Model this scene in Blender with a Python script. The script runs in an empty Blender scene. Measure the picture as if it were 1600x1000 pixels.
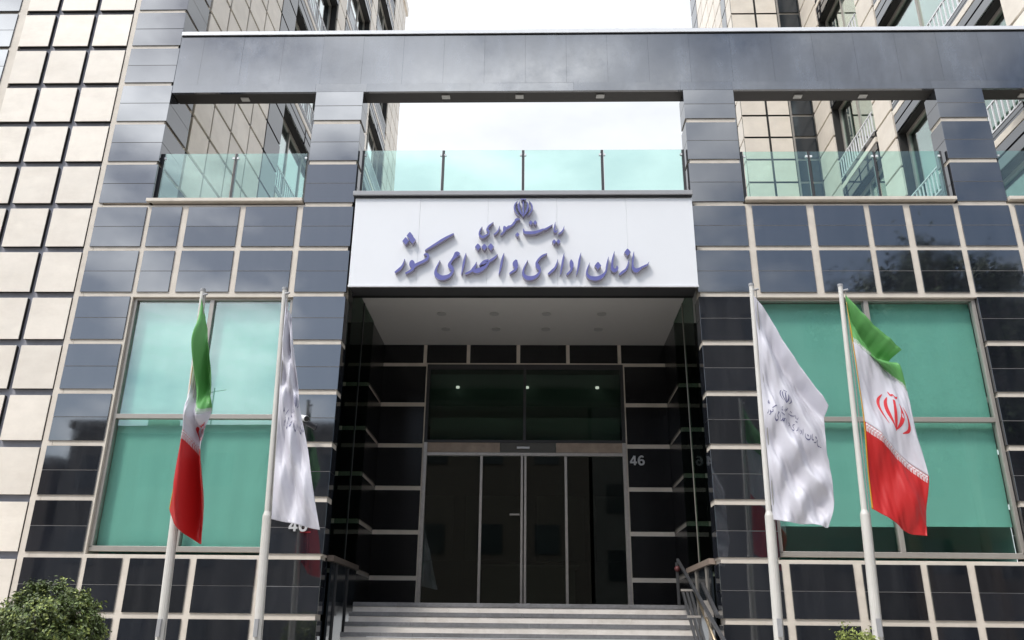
import bpy, bmesh, math, random
from mathutils import Vector, Matrix, Euler

random.seed(7)
R = math.radians
sc = bpy.context.scene

# ------------------------------------------------------------------ camera
EYE = 1.6
D = 12.04                                   # distance from the camera to the facade plane
FPX, TH, YAW, ROLL = 1300.0, R(20.933), R(1.543), R(0.627)
cam_d = bpy.data.cameras.new('camera')
cam = bpy.data.objects.new('camera', cam_d)
sc.collection.objects.link(cam)
sc.camera = cam
cam_d.sensor_width = 36
cam_d.lens = FPX * 36 / 1600
cam_d.clip_start, cam_d.clip_end = 0.1, 2000
ROT = Matrix.Rotation(YAW, 3, 'Z') @ Matrix.Rotation(math.pi / 2 + TH, 3, 'X') @ Matrix.Rotation(ROLL, 3, 'Z')
cam.location = (0, 0, EYE)
cam.rotation_euler = ROT.to_euler()

# ------------------------------------------------------------------ world, sun, exposure
SUN_EL, SUN_AZ = R(52), R(222)              # azimuth clockwise from +Y (north): behind the camera, to the left
SUN = Vector((math.sin(SUN_AZ) * math.cos(SUN_EL), math.cos(SUN_AZ) * math.cos(SUN_EL), math.sin(SUN_EL)))
w = bpy.data.worlds.new('World')
sc.world = w
w.use_nodes = True
nt = w.node_tree
nt.nodes.clear()
N = nt.nodes.new
L = nt.links.new
out = N('ShaderNodeOutputWorld')
bg = N('ShaderNodeBackground')
bg.inputs['Strength'].default_value = 0.1
sky = N('ShaderNodeTexSky')
sky.sky_type = 'NISHITA'
sky.sun_disc = False
sky.sun_elevation = SUN_EL
sky.sun_rotation = SUN_AZ
tc = N('ShaderNodeTexCoord')
mp = N('ShaderNodeMapping')
mp.inputs['Scale'].default_value = (1.0, 1.0, 2.2)
L(tc.outputs['Generated'], mp.inputs['Vector'])
nz = N('ShaderNodeTexNoise')
nz.inputs['Scale'].default_value = 3.2
nz.inputs['Detail'].default_value = 7
nz.inputs['Roughness'].default_value = 0.55
L(mp.outputs['Vector'], nz.inputs['Vector'])
rmp = N('ShaderNodeMapRange')
rmp.inputs['From Min'].default_value = 0.44
rmp.inputs['From Max'].default_value = 0.70
rmp.inputs['To Min'].default_value = 0.0
rmp.inputs['To Max'].default_value = 1.0
L(nz.outputs['Fac'], rmp.inputs['Value'])
# thin bright veil of cloud near the sun, thinner and bluer away from it
dot = N('ShaderNodeVectorMath'); dot.operation = 'DOT_PRODUCT'
glow_dir = Vector((-0.27, -0.27, 0.92)).normalized()
dot.inputs[1].default_value = glow_dir
L(tc.outputs['Generated'], dot.inputs[0])
gl = N('ShaderNodeMapRange')
gl.inputs['From Min'].default_value = 0.0
gl.inputs['From Max'].default_value = 1.0
gl.inputs['To Min'].default_value = 0.0
gl.inputs['To Max'].default_value = 1.0
L(dot.outputs['Value'], gl.inputs['Value'])
gp = N('ShaderNodeMath'); gp.operation = 'POWER'; gp.inputs[1].default_value = 3.4
L(gl.outputs['Result'], gp.inputs[0])
back = N('ShaderNodeVectorMath'); back.operation = 'DOT_PRODUCT'
back.inputs[1].default_value = (0.0, 0.92, 0.40)
L(tc.outputs['Generated'], back.inputs[0])
bk = N('ShaderNodeMapRange')
bk.interpolation_type = 'SMOOTHSTEP'
bk.inputs['From Min'].default_value = -0.3
bk.inputs['From Max'].default_value = 0.75
bk.inputs['To Min'].default_value = 5.5
bk.inputs['To Max'].default_value = 10.0
L(back.outputs['Value'], bk.inputs['Value'])
cl = N('ShaderNodeMath'); cl.operation = 'MULTIPLY_ADD'       # cloud luminance
cl.inputs[1].default_value = 66.0
L(gp.outputs[0], cl.inputs[0])
L(bk.outputs['Result'], cl.inputs[2])
ccol = N('ShaderNodeMix'); ccol.data_type = 'RGBA'; ccol.blend_type = 'MULTIPLY'
ccol.inputs['Factor'].default_value = 1.0
ccol.inputs['A'].default_value = (0.93, 0.96, 1.0, 1)
nz2 = N('ShaderNodeTexNoise')
nz2.inputs['Scale'].default_value = 5.0
nz2.inputs['Detail'].default_value = 5
L(mp.outputs['Vector'], nz2.inputs['Vector'])
r2 = N('ShaderNodeMapRange')
r2.inputs['From Min'].default_value = 0.3
r2.inputs['From Max'].default_value = 0.7
r2.inputs['To Min'].default_value = 0.84
r2.inputs['To Max'].default_value = 1.10
L(nz2.outputs['Fac'], r2.inputs['Value'])
# pale haze low in the sky behind the camera on the left
d3 = N('ShaderNodeVectorMath'); d3.operation = 'DOT_PRODUCT'
d3.inputs[1].default_value = Vector((-0.58, -0.78, 0.24)).normalized()
L(tc.outputs['Generated'], d3.inputs[0])
m3 = N('ShaderNodeMath'); m3.operation = 'MAXIMUM'; m3.inputs[1].default_value = 0.0
L(d3.outputs['Value'], m3.inputs[0])
p3 = N('ShaderNodeMath'); p3.operation = 'POWER'; p3.inputs[1].default_value = 7.0
L(m3.outputs[0], p3.inputs[0])
a3 = N('ShaderNodeMath'); a3.operation = 'MULTIPLY_ADD'; a3.inputs[1].default_value = 9.0
L(p3.outputs[0], a3.inputs[0]); L(cl.outputs[0], a3.inputs[2])
cl2 = N('ShaderNodeMath'); cl2.operation = 'MULTIPLY'
L(a3.outputs[0], cl2.inputs[0]); L(r2.outputs['Result'], cl2.inputs[1])
L(cl2.outputs[0], ccol.inputs['B'])
cov = N('ShaderNodeMapRange')                                 # cloud cover: nearly closed in front, broken behind
cov.inputs['From Min'].default_value = -0.2
cov.inputs['From Max'].default_value = 0.6
cov.inputs['To Min'].default_value = 0.12
cov.inputs['To Max'].default_value = 0.93
L(back.outputs['Value'], cov.inputs['Value'])
mx = N('ShaderNodeMath'); mx.operation = 'MAXIMUM'
L(cov.outputs['Result'], mx.inputs[0])
L(rmp.outputs['Result'], mx.inputs[1])
mix = N('ShaderNodeMix'); mix.data_type = 'RGBA'
L(mx.outputs[0], mix.inputs['Factor'])
skm = N('ShaderNodeMix'); skm.data_type = 'RGBA'; skm.blend_type = 'MULTIPLY'
skm.inputs['Factor'].default_value = 1.0
skm.inputs['B'].default_value = (1.2, 1.2, 1.2, 1)
L(sky.outputs['Color'], skm.inputs['A'])
L(skm.outputs['Result'], mix.inputs['A'])
L(ccol.outputs['Result'], mix.inputs['B'])
L(mix.outputs['Result'], bg.inputs['Color'])
L(bg.outputs['Background'], out.inputs['Surface'])

sun_d = bpy.data.lights.new('sun', 'SUN')
sun_d.energy = 2.2
sun_d.angle = R(9)
sun_d.color = (1.0, 0.95, 0.88)
sun = bpy.data.objects.new('sun', sun_d)
sc.collection.objects.link(sun)
sun.rotation_euler = SUN.to_track_quat('Z', 'Y').to_euler()

sc.view_settings.view_transform = 'Standard'
sc.view_settings.look = 'None'
sc.view_settings.exposure = 0.06
sc.view_settings.gamma = 1
sc.render.engine = 'CYCLES'
sc.cycles.max_bounces = 8
sc.cycles.transparent_max_bounces = 16
sc.cycles.caustics_reflective = False
sc.cycles.caustics_refractive = False

# ------------------------------------------------------------------ helpers
def at(px, py, Y):
    """point of the photograph (1600 x 1000) on the upright plane y = Y"""
    v = ROT @ Vector(((px - 800) / FPX, (500 - py) / FPX, -1.0))
    t = Y / v.y
    return Vector((v.x * t, Y, v.z * t + EYE))

class MB:
    def __init__(self): self.v = []; self.f = []
    def quad(self, *p):
        i = len(self.v); self.v += [tuple(q) for q in p]; self.f.append(tuple(range(i, i + len(p))))
    def box(self, x0, x1, y0, y1, z0, z1, skip=''):
        if x0 > x1: x0, x1 = x1, x0
        if y0 > y1: y0, y1 = y1, y0
        i = len(self.v)
        self.v += [(x0, y0, z0), (x1, y0, z0), (x1, y1, z0), (x0, y1, z0), (x0, y0, z1), (x1, y0, z1), (x1, y1, z1), (x0, y1, z1)]
        self.f += [(i, i + 3, i + 2, i + 1), (i + 4, i + 5, i + 6, i + 7), (i, i + 1, i + 5, i + 4), (i + 1, i + 2, i + 6, i + 5), (i + 2, i + 3, i + 7, i + 6), (i + 3, i, i + 4, i + 7)]
        return i
    def slab(self, x0, x1, y0, y1, z0, z1, axis='y', tilt=0.0006):
        """a stone slab whose outer face is very slightly out of true"""
        i = self.box(x0, x1, y0, y1, z0, z1)
        a, b, c = (random.uniform(-tilt, tilt) for _ in range(3))
        for k in range(8):
            x, y, z = self.v[i + k]
            d = a + b * (1 if k in (1, 2, 5, 6) else -1) + c * (1 if k > 3 else -1)
            if axis == 'y' and k in (0, 1, 4, 5): y += d
            if axis == 'x-' and k in (0, 3, 4, 7): x += d
            if axis == 'x+' and k in (1, 2, 5, 6): x += d
            if axis == 'x-' or axis == 'x+':
                pass
            self.v[i + k] = (x, y, z)
    def tube(self, a, b, r0, r1=None, n=12, caps=True):
        a, b = Vector(a), Vector(b)
        r1 = r0 if r1 is None else r1
        d = (b - a).normalized()
        u = d.orthogonal().normalized(); v = d.cross(u)
        i = len(self.v)
        for p, r in ((a, r0), (b, r1)):
            for k in range(n):
                t = 2 * math.pi * k / n
                self.v.append(tuple(p + u * (r * math.cos(t)) + v * (r * math.sin(t))))
        for k in range(n):
            self.f.append((i + k, i + (k + 1) % n, i + n + (k + 1) % n, i + n + k))
        if caps:
            self.f.append(tuple(i + k for k in reversed(range(n))))
            self.f.append(tuple(i + n + k for k in range(n)))
    def bar(self, a, b, wx, h):
        """a rectangular bar from a to b; wx wide along X, h deep across"""
        a, b = Vector(a), Vector(b)
        d = (b - a).normalized(); u = Vector((1, 0, 0)); u = (u - d * u.dot(d)).normalized(); v = d.cross(u)
        i = len(self.v)
        for p in (a, b):
            for s, t in ((-1, -1), (1, -1), (1, 1), (-1, 1)):
                self.v.append(tuple(p + u * (s * wx / 2) + v * (t * h / 2)))
        self.f += [(i, i + 1, i + 2, i + 3), (i + 4, i + 7, i + 6, i + 5)]
        for k in range(4):
            self.f.append((i + k, i + 4 + k, i + 4 + (k + 1) % 4, i + (k + 1) % 4))
    def sphere(self, c, r, n=10, m=8, sz=1.0):
        c = Vector(c); i = len(self.v)
        for a in range(m + 1):
            th = math.pi * a / m
            for b in range(n):
                ph = 2 * math.pi * b / n
                self.v.append((c.x + r * math.sin(th) * math.cos(ph), c.y + r * math.sin(th) * math.sin(ph), c.z + r * sz * math.cos(th)))
        for a in range(m):
            for b in range(n):
                self.f.append((i + a * n + b, i + (a + 1) * n + b, i + (a + 1) * n + (b + 1) % n, i + a * n + (b + 1) % n))
    def build(self, name, mat, parent=None, smooth=False, bevel=0, fix=True):
        me = bpy.data.meshes.new(name)
        org = Vector((0, 0, 0))
        wp = parent
        while wp is not None:
            org += wp.location; wp = wp.parent
        me.from_pydata([tuple(Vector(p) - org) for p in self.v], [], self.f)
        if fix:
            bm = bmesh.new(); bm.from_mesh(me)
            bmesh.ops.recalc_face_normals(bm, faces=bm.faces); bm.to_mesh(me); bm.free()
        me.materials.append(mat)
        if smooth:
            for p in me.polygons: p.use_smooth = True
        o = bpy.data.objects.new(name, me)
        sc.collection.objects.link(o)
        if parent is not None: o.parent = parent
        if bevel:
            b = o.modifiers.new('bevel', 'BEVEL'); b.width = bevel; b.segments = 1; b.limit_method = 'ANGLE'
        return o

def tag(o, label, cat, group=None, kind=None):
    o['label'] = label; o['category'] = cat
    if group: o['group'] = group
    if kind: o['kind'] = kind
    return o
def thing(name, label, cat, loc=(0, 0, 0), group=None):
    o = bpy.data.objects.new(name, None)
    o.empty_display_size = 0.2
    sc.collection.objects.link(o); o.location = loc
    return tag(o, label, cat, group)
def structure(o): o['kind'] = 'structure'; return o

# ------------------------------------------------------------------ materials
def mat(name, col, rough=0.5, metal=0.0, ior=1.5, var=0.0, noise=0.0, nscale=8.0, bump=0.0, bscale=40.0, rvar=0.0, dirt=None, spec=None, emit=None):
    m = bpy.data.materials.new(name); m.use_nodes = True
    t = m.node_tree; n = t.nodes; l = t.links
    b = n['Principled BSDF']
    b.inputs['Base Color'].default_value = (*col, 1)
    b.inputs['Roughness'].default_value = rough
    b.inputs['Metallic'].default_value = metal
    b.inputs['IOR'].default_value = ior
    if spec is not None: b.inputs['Specular IOR Level'].default_value = spec
    tcn = n.new('ShaderNodeTexCoord')
    cur = None
    def val(v):
        x = n.new('ShaderNodeRGB'); x.outputs[0].default_value = (*v, 1); return x.outputs[0]
    if var or noise or dirt:
        cur = val(col)
        if var:
            g = n.new('ShaderNodeNewGeometry')
            mr = n.new('ShaderNodeMapRange'); mr.inputs['To Min'].default_value = 1 - var; mr.inputs['To Max'].default_value = 1 + var
            l.new(g.outputs['Random Per Island'], mr.inputs['Value'])
            mm = n.new('ShaderNodeMix'); mm.data_type = 'RGBA'; mm.blend_type = 'MULTIPLY'; mm.inputs['Factor'].default_value = 1
            l.new(cur, mm.inputs['A']); l.new(mr.outputs['Result'], mm.inputs['B']); cur = mm.outputs['Result']
        if noise:
            nn = n.new('ShaderNodeTexNoise'); nn.inputs['Scale'].default_value = nscale; nn.inputs['Detail'].default_value = 6; nn.inputs['Roughness'].default_value = 0.65
            l.new(tcn.outputs['Object'], nn.inputs['Vector'])
            mr = n.new('ShaderNodeMapRange'); mr.inputs['From Min'].default_value = 0.25; mr.inputs['From Max'].default_value = 0.75
            mr.inputs['To Min'].default_value = 1 - noise; mr.inputs['To Max'].default_value = 1 + noise
            l.new(nn.outputs['Fac'], mr.inputs['Value'])
            mm = n.new('ShaderNodeMix'); mm.data_type = 'RGBA'; mm.blend_type = 'MULTIPLY'; mm.inputs['Factor'].default_value = 1
            l.new(cur, mm.inputs['A']); l.new(mr.outputs['Result'], mm.inputs['B']); cur = mm.outputs['Result']
        if dirt:
            dcol, amount, dsx, dsz = dirt
            mpn = n.new('ShaderNodeMapping'); mpn.inputs['Scale'].default_value = (dsx, dsx, dsz)
            l.new(tcn.outputs['Object'], mpn.inputs['Vector'])
            nn = n.new('ShaderNodeTexNoise'); nn.inputs['Scale'].default_value = 1.0; nn.inputs['Detail'].default_value = 8; nn.inputs['Roughness'].default_value = 0.7
            l.new(mpn.outputs['Vector'], nn.inputs['Vector'])
            mr = n.new('ShaderNodeMapRange'); mr.inputs['From Min'].default_value = 0.45; mr.inputs['From Max'].default_value = 0.8
            mr.inputs['To Max'].default_value = amount
            l.new(nn.outputs['Fac'], mr.inputs['Value'])
            mm = n.new('ShaderNodeMix'); mm.data_type = 'RGBA'
            l.new(mr.outputs['Result'], mm.inputs['Factor']); l.new(cur, mm.inputs['A']); mm.inputs['B'].default_value = (*dcol, 1); cur = mm.outputs['Result']
        l.new(cur, b.inputs['Base Color'])
    if rvar:
        nn = n.new('ShaderNodeTexNoise'); nn.inputs['Scale'].default_value = 2.2; nn.inputs['Detail'].default_value = 8; nn.inputs['Roughness'].default_value = 0.7
        l.new(tcn.outputs['Object'], nn.inputs['Vector'])
        mr = n.new('ShaderNodeMapRange'); mr.inputs['From Min'].default_value = 0.3; mr.inputs['From Max'].default_value = 0.7
        mr.inputs['To Min'].default_value = max(0.0, rough - rvar); mr.inputs['To Max'].default_value = rough + rvar
        l.new(nn.outputs['Fac'], mr.inputs['Value']); l.new(mr.outputs['Result'], b.inputs['Roughness'])
    if bump:
        nn = n.new('ShaderNodeTexNoise'); nn.inputs['Scale'].default_value = bscale; nn.inputs['Detail'].default_value = 4
        l.new(tcn.outputs['Object'], nn.inputs['Vector'])
        bp = n.new('ShaderNodeBump'); bp.inputs['Strength'].default_value = bump; bp.inputs['Distance'].default_value = 0.02
        l.new(nn.outputs['Fac'], bp.inputs['Height']); l.new(bp.outputs['Normal'], b.inputs['Normal'])
    if emit:
        b.inputs['Emission Color'].default_value = (*emit[0], 1); b.inputs['Emission Strength'].default_value = emit[1]
    return m

def glass(name, tint, refl=1.0, rough=0.0, ior=1.5, bump=0.0):
    m = bpy.data.materials.new(name); m.use_nodes = True
    t = m.node_tree; n = t.nodes; l = t.links
    n.remove(n['Principled BSDF'])
    o = n['Material Output']
    tr = n.new('ShaderNodeBsdfTransparent'); tr.inputs['Color'].default_value = (*tint, 1)
    gl_ = n.new('ShaderNodeBsdfGlossy'); gl_.inputs['Roughness'].default_value = rough; gl_.inputs['Color'].default_value = (0.95, 1, 0.98, 1)
    # reflectance of a thin pane, the same from both sides
    ge = n.new('ShaderNodeNewGeometry')
    dt = n.new('ShaderNodeVectorMath'); dt.operation = 'DOT_PRODUCT'
    l.new(ge.outputs['Normal'], dt.inputs[0]); l.new(ge.outputs['Incoming'], dt.inputs[1])
    ab = n.new('ShaderNodeMath'); ab.operation = 'ABSOLUTE'; l.new(dt.outputs['Value'], ab.inputs[0])
    om = n.new('ShaderNodeMath'); om.operation = 'SUBTRACT'; om.inputs[0].default_value = 1.0; l.new(ab.outputs[0], om.inputs[1])
    pw = n.new('ShaderNodeMath'); pw.operation = 'POWER'; pw.inputs[1].default_value = 5.0; l.new(om.outputs[0], pw.inputs[0])
    f0 = ((ior - 1) / (ior + 1)) ** 2
    fr = n.new('ShaderNodeMath'); fr.operation = 'MULTIPLY_ADD'; fr.inputs[1].default_value = 1 - f0; fr.inputs[2].default_value = f0
    l.new(pw.outputs[0], fr.inputs[0])
    mu = n.new('ShaderNodeMath'); mu.operation = 'MULTIPLY'; mu.use_clamp = True; mu.inputs[1].default_value = refl
    l.new(fr.outputs[0], mu.inputs[0])
    if bump:
        tcn = n.new('ShaderNodeTexCoord')
        nn = n.new('ShaderNodeTexNoise'); nn.inputs['Scale'].default_value = 1.3; nn.inputs['Detail'].default_value = 1
        l.new(tcn.outputs['Object'], nn.inputs['Vector'])
        bp = n.new('ShaderNodeBump'); bp.inputs['Strength'].default_value = bump; bp.inputs['Distance'].default_value = 0.02
        l.new(nn.outputs['Fac'], bp.inputs['Height'])
        l.new(bp.outputs['Normal'], gl_.inputs['Normal'])
    mxs = n.new('ShaderNodeMixShader')
    l.new(mu.outputs[0], mxs.inputs[0]); l.new(tr.outputs[0], mxs.inputs[1]); l.new(gl_.outputs[0], mxs.inputs[2])
    l.new(mxs.outputs[0], o.inputs['Surface'])
    return m

M = {}
M['granite'] = mat('polished dark granite', (0.011, 0.013, 0.018), 0.04, ior=2.7, var=0.3, noise=0.35, nscale=60, bump=0.010, bscale=1.6, rvar=0.035, dirt=((0.085, 0.085, 0.09), 0.26, 5.0, 0.6))
M['granite_shade'] = mat('dark granite shaded for the recess', (0.010, 0.010, 0.011), 0.22, ior=1.45, var=0.3, noise=0.3, nscale=60, bump=0.01, bscale=1.6)  # shaded copy of the facade granite, recess darkness built into the material
M['granite_beam'] = mat('polished dark granite with streaks', (0.022, 0.028, 0.041), 0.10, ior=2.35, var=0.2, noise=0.3, nscale=30, bump=0.012, bscale=1.2, rvar=0.06, dirt=((0.30, 0.34, 0.42), 0.30, 1.5, 0.55))
M['travertine'] = mat('pale travertine', (0.80, 0.73, 0.635), 0.38, var=0.09, noise=0.08, nscale=2.5, bump=0.05, bscale=60, dirt=((0.56, 0.48, 0.39), 0.4, 1.2, 3.0))
M['mortar'] = mat('cream joint strip', (0.70, 0.63, 0.54), 0.6, noise=0.08, nscale=4, dirt=((0.42, 0.37, 0.30), 0.45, 2.5, 2.5))
M['grout'] = mat('pale grout line', (0.30, 0.29, 0.28), 0.8)
M['gap'] = mat('grey recessed joint', (0.34, 0.34, 0.38), 0.6, noise=0.1)
M['dark_edge'] = mat('dark tile edge', (0.02, 0.019, 0.018), 0.7)
M['white_panel'] = mat('white composite panel', (0.80, 0.81, 0.83), 0.32, noise=0.015, nscale=1.2)
M['grey_metal'] = mat('grey painted metal', (0.34, 0.34, 0.35), 0.4, noise=0.06)
M['header'] = mat('veined brown header stone', (0.40, 0.31, 0.24), 0.35, noise=0.25, nscale=5)
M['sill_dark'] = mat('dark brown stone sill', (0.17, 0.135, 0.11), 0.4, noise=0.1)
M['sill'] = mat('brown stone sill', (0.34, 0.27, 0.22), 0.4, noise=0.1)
M['rail'] = mat('worn grey rail', (0.085, 0.085, 0.09), 0.35, metal=0.4, noise=0.25, nscale=12)
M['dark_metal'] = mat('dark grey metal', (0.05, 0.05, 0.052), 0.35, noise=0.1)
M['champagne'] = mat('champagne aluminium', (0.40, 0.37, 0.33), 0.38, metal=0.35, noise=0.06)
M['steel'] = mat('brushed stainless steel', (0.62, 0.57, 0.52), 0.3, metal=0.55, noise=0.12, nscale=14, bump=0.06, bscale=14)
M['black'] = mat('black soffit', (0.008, 0.008, 0.008), 0.5)
M['soffit'] = mat('dark brown soffit', (0.022, 0.019, 0.017), 0.5, noise=0.1)
M['ceiling'] = mat('white ceiling board', (0.62, 0.60, 0.57), 0.6, noise=0.02)
M['letter_face'] = mat('violet blue letter face', (0.13, 0.135, 0.37), 0.3)
M['letter_side'] = mat('grey violet letter side', (0.30, 0.28, 0.36), 0.35)
M['glass_green'] = glass('green tinted window glass', (0.945, 0.998, 0.98), 3.4, bump=0.02)
M['glass_clear'] = glass('pale green balustrade glass', (0.80, 0.955, 0.91), 2.4)
M['glass_tower'] = glass('tower window glass', (0.80, 0.94, 0.88), 3.0)
M['glass_side'] = glass('dark side glass', (0.55, 0.64, 0.58), 0.22)
M['glass_transom'] = glass('dark green transom glass', (0.62, 0.68, 0.64), 0.6)
M['glass_dark'] = glass('dark door glass', (0.52, 0.58, 0.52), 2.0)
M['blind'] = mat('mint roller blind', (0.40, 0.90, 0.76), 0.8, noise=0.05, nscale=1.3, bump=0.05, bscale=3)
M['bulkhead'] = mat('sage green board', (0.22, 0.30, 0.26), 0.7)
M['room'] = mat('dim room', (0.38, 0.62, 0.55), 0.8)
M['lobby'] = mat('dim lobby stone', (0.11, 0.105, 0.09), 0.4, noise=0.1)
def translucent(m, col, f):
    t = m.node_tree; n = t.nodes; l = t.links
    b = n['Principled BSDF']; o = n['Material Output']
    tl = n.new('ShaderNodeBsdfTranslucent'); tl.inputs['Color'].default_value = (*col, 1)
    mx_ = n.new('ShaderNodeMixShader'); mx_.inputs[0].default_value = f
    l.new(b.outputs[0], mx_.inputs[1]); l.new(tl.outputs[0], mx_.inputs[2]); l.new(mx_.outputs[0], o.inputs['Surface'])
translucent(M['blind'], (0.50, 0.89, 0.80), 0.10)
M['curtain'] = mat('pale green curtain', (0.42, 0.55, 0.40), 0.85, noise=0.05)
M['lamp'] = mat('downlight lens', (0.45, 0.44, 0.42), 0.4)
M['lit'] = mat('lit lobby lamp', (0.9, 0.9, 0.8), 0.4, emit=((1.0, 0.97, 0.9), 1.2))
M['num'] = mat('brushed aluminium numeral', (0.62, 0.62, 0.62), 0.35, metal=0.3)
M['reflect_red'] = mat('painted red reflection', (0.35, 0.02, 0.03), 0.4)
M['pole'] = mat('white painted pole', (0.62, 0.60, 0.56), 0.42, noise=0.07, nscale=6, dirt=((0.40, 0.36, 0.30), 0.35, 8, 1.2))
M['rope'] = mat('grey rope', (0.28, 0.27, 0.25), 0.9)
def cloth(name, col, trans):
    m = mat(name, col, 0.42, noise=0.04, nscale=3, bump=0.08, bscale=180, spec=0.35)
    t = m.node_tree; n = t.nodes; l = t.links
    b = n['Principled BSDF']; o = n['Material Output']
    tl = n.new('ShaderNodeBsdfTranslucent'); tl.inputs['Color'].default_value = (*col, 1)
    mx_ = n.new('ShaderNodeMixShader'); mx_.inputs[0].default_value = trans
    l.new(b.outputs[0], mx_.inputs[1]); l.new(tl.outputs[0], mx_.inputs[2]); l.new(mx_.outputs[0], o.inputs['Surface'])
    return m
M['cloth_white'] = cloth('white satin cloth', (0.72, 0.71, 0.77), 0.2)
M['cloth_green'] = cloth('green satin cloth', (0.16, 0.45, 0.14), 0.25)
M['cloth_red'] = cloth('red satin cloth', (0.60, 0.032, 0.032), 0.25)
M['cloth_gold'] = cloth('golden fringe', (0.68, 0.36, 0.03), 0.1)
M['ink_red'] = mat('red flag print', (0.62, 0.03, 0.04), 0.6)
M['ink_blue'] = mat('navy flag print', (0.13, 0.13, 0.24), 0.6)
M['ink_white'] = mat('white flag print', (0.75, 0.74, 0.76), 0.6)
M['ink_green'] = mat('green flag print', (0.05, 0.26, 0.09), 0.6)
M['step_stone'] = mat('grey granite tread', (0.20, 0.20, 0.205), 0.35, noise=0.2, nscale=20, dirt=((0.06, 0.055, 0.05), 0.7, 2.0, 6.0))
M['step_riser'] = mat('pale stone riser', (0.86, 0.80, 0.73), 0.45, noise=0.05, nscale=4, dirt=((0.36, 0.29, 0.22), 0.5, 2.5, 4.0))
M['asphalt'] = mat('asphalt', (0.075, 0.073, 0.07), 0.85, noise=0.25, nscale=25, bump=0.3, bscale=120)
M['paving'] = mat('concrete paving', (0.42, 0.40, 0.375), 0.8, noise=0.15, nscale=6, bump=0.15, bscale=60)
M['kerb'] = mat('kerb stone', (0.35, 0.34, 0.32), 0.8, noise=0.1)
M['line'] = mat('white road paint', (0.7, 0.7, 0.68), 0.7, noise=0.12)
M['leaf'] = mat('shrub leaves', (0.088, 0.124, 0.032), 0.5, var=0.6)
M['leaf_new'] = mat('fresh shrub leaves', (0.22, 0.26, 0.06), 0.5, var=0.4)
M['leaf_dark'] = mat('tree leaves', (0.035, 0.055, 0.020), 0.6, var=0.5)
M['bark'] = mat('bark', (0.09, 0.065, 0.045), 0.9, noise=0.3, nscale=20, bump=0.5, bscale=40)
M['brick'] = mat('buff brick', (0.085, 0.07, 0.06), 0.8, noise=0.15, nscale=10)
M['plaster'] = mat('grey plaster', (0.075, 0.073, 0.072), 0.8, noise=0.1)
M['roofing'] = mat('dark roofing', (0.07, 0.065, 0.06), 0.8, noise=0.1)
M['pane_dark'] = mat('dark pane', (0.02, 0.025, 0.03), 0.15)
M['gold_metal'] = mat('tarnished brass', (0.33, 0.26, 0.17), 0.35, metal=0.6, noise=0.2)
M['red_plastic'] = mat('dull red plastic', (0.10, 0.025, 0.025), 0.5)
M['cctv'] = mat('white camera shell', (0.72, 0.72, 0.72), 0.3)

# ------------------------------------------------------------------ ground
g = MB(); g.quad((-400, -400, 0), (400, -400, 0), (400, 400, 0), (-400, 400, 0))
structure(g.build('ground', M['paving']))
g = MB(); g.quad((-400, -9.5, 0.004), (400, -9.5, 0.004), (400, 2.2, 0.004), (-400, 2.2, 0.004))
structure(g.build('road', M['asphalt']))
g = MB(); g.box(-200, 200, 2.2, 2.38, 0.0, 0.13); g.box(-200, 200, -9.68, -9.5, 0.0, 0.13)
structure(g.build('kerb', M['kerb']))
g = MB(); g.box(-200, 200, 2.38, D + 0.04, 0.005, 0.12)
structure(g.build('pavement', M['paving']))
g = MB()
for k in range(-20, 20): g.quad((k * 4, -3.7, 0.008), (k * 4 + 2, -3.7, 0.008), (k * 4 + 2, -3.58, 0.008), (k * 4, -3.58, 0.008))
structure(g.build('road_marking', M['line']))

# ------------------------------------------------------------------ the office building
JOINT = lambda k: 9.881 - 0.8 * k           # underside of stone course k
GAP = 0.08
bld = thing('office_building', 'dark granite office building with recessed glass entrance and open stone portal above', 'building', (-0.19, D, 0))
COLS = [(-7.21, -6.38), (-6.30, -5.79), (-5.68, -4.83), (-4.73, -3.88), (-3.78, -2.95),
        (2.58, 3.44), (3.55, 4.42), (4.54, 5.34), (5.43, 5.97), (6.08, 6.77), (6.86, 7.66), (7.76, 8.60), (8.70, 9.50), (9.60, 10.45), (10.55, 11.4)]
def P(y): return D + y

def cladding(name, st, **kw):
    global gr
    n = len(st.f); k = len(st.v)
    st.v += gr.v; st.f += [tuple(i + k for i in f) for f in gr.f]; gr = MB()
    o = st.build(name, M['granite'], bld, bevel=0.004)
    o.data.materials.append(M['grout'])
    for p in o.data.polygons:
        if p.index >= n: p.material_index = 1
    return o
gr = MB()
def course(st, x0, x1, k, y0=0.0, y1=0.05, top=None):
    z0 = JOINT(k); z1 = z0 + 0.8 - GAP if top is None else top
    zm = (z0 + z1) / 2
    st.slab(x0, x1, P(y0), P(y1), z0, zm - 0.003)
    st.slab(x0, x1, P(y0), P(y1), zm + 0.003, z1)
    gr.box(x0 + 0.002, x1 - 0.002, P(y0 + 0.0015), P(y0 + 0.02), zm - 0.0028, zm + 0.0028)
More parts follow.
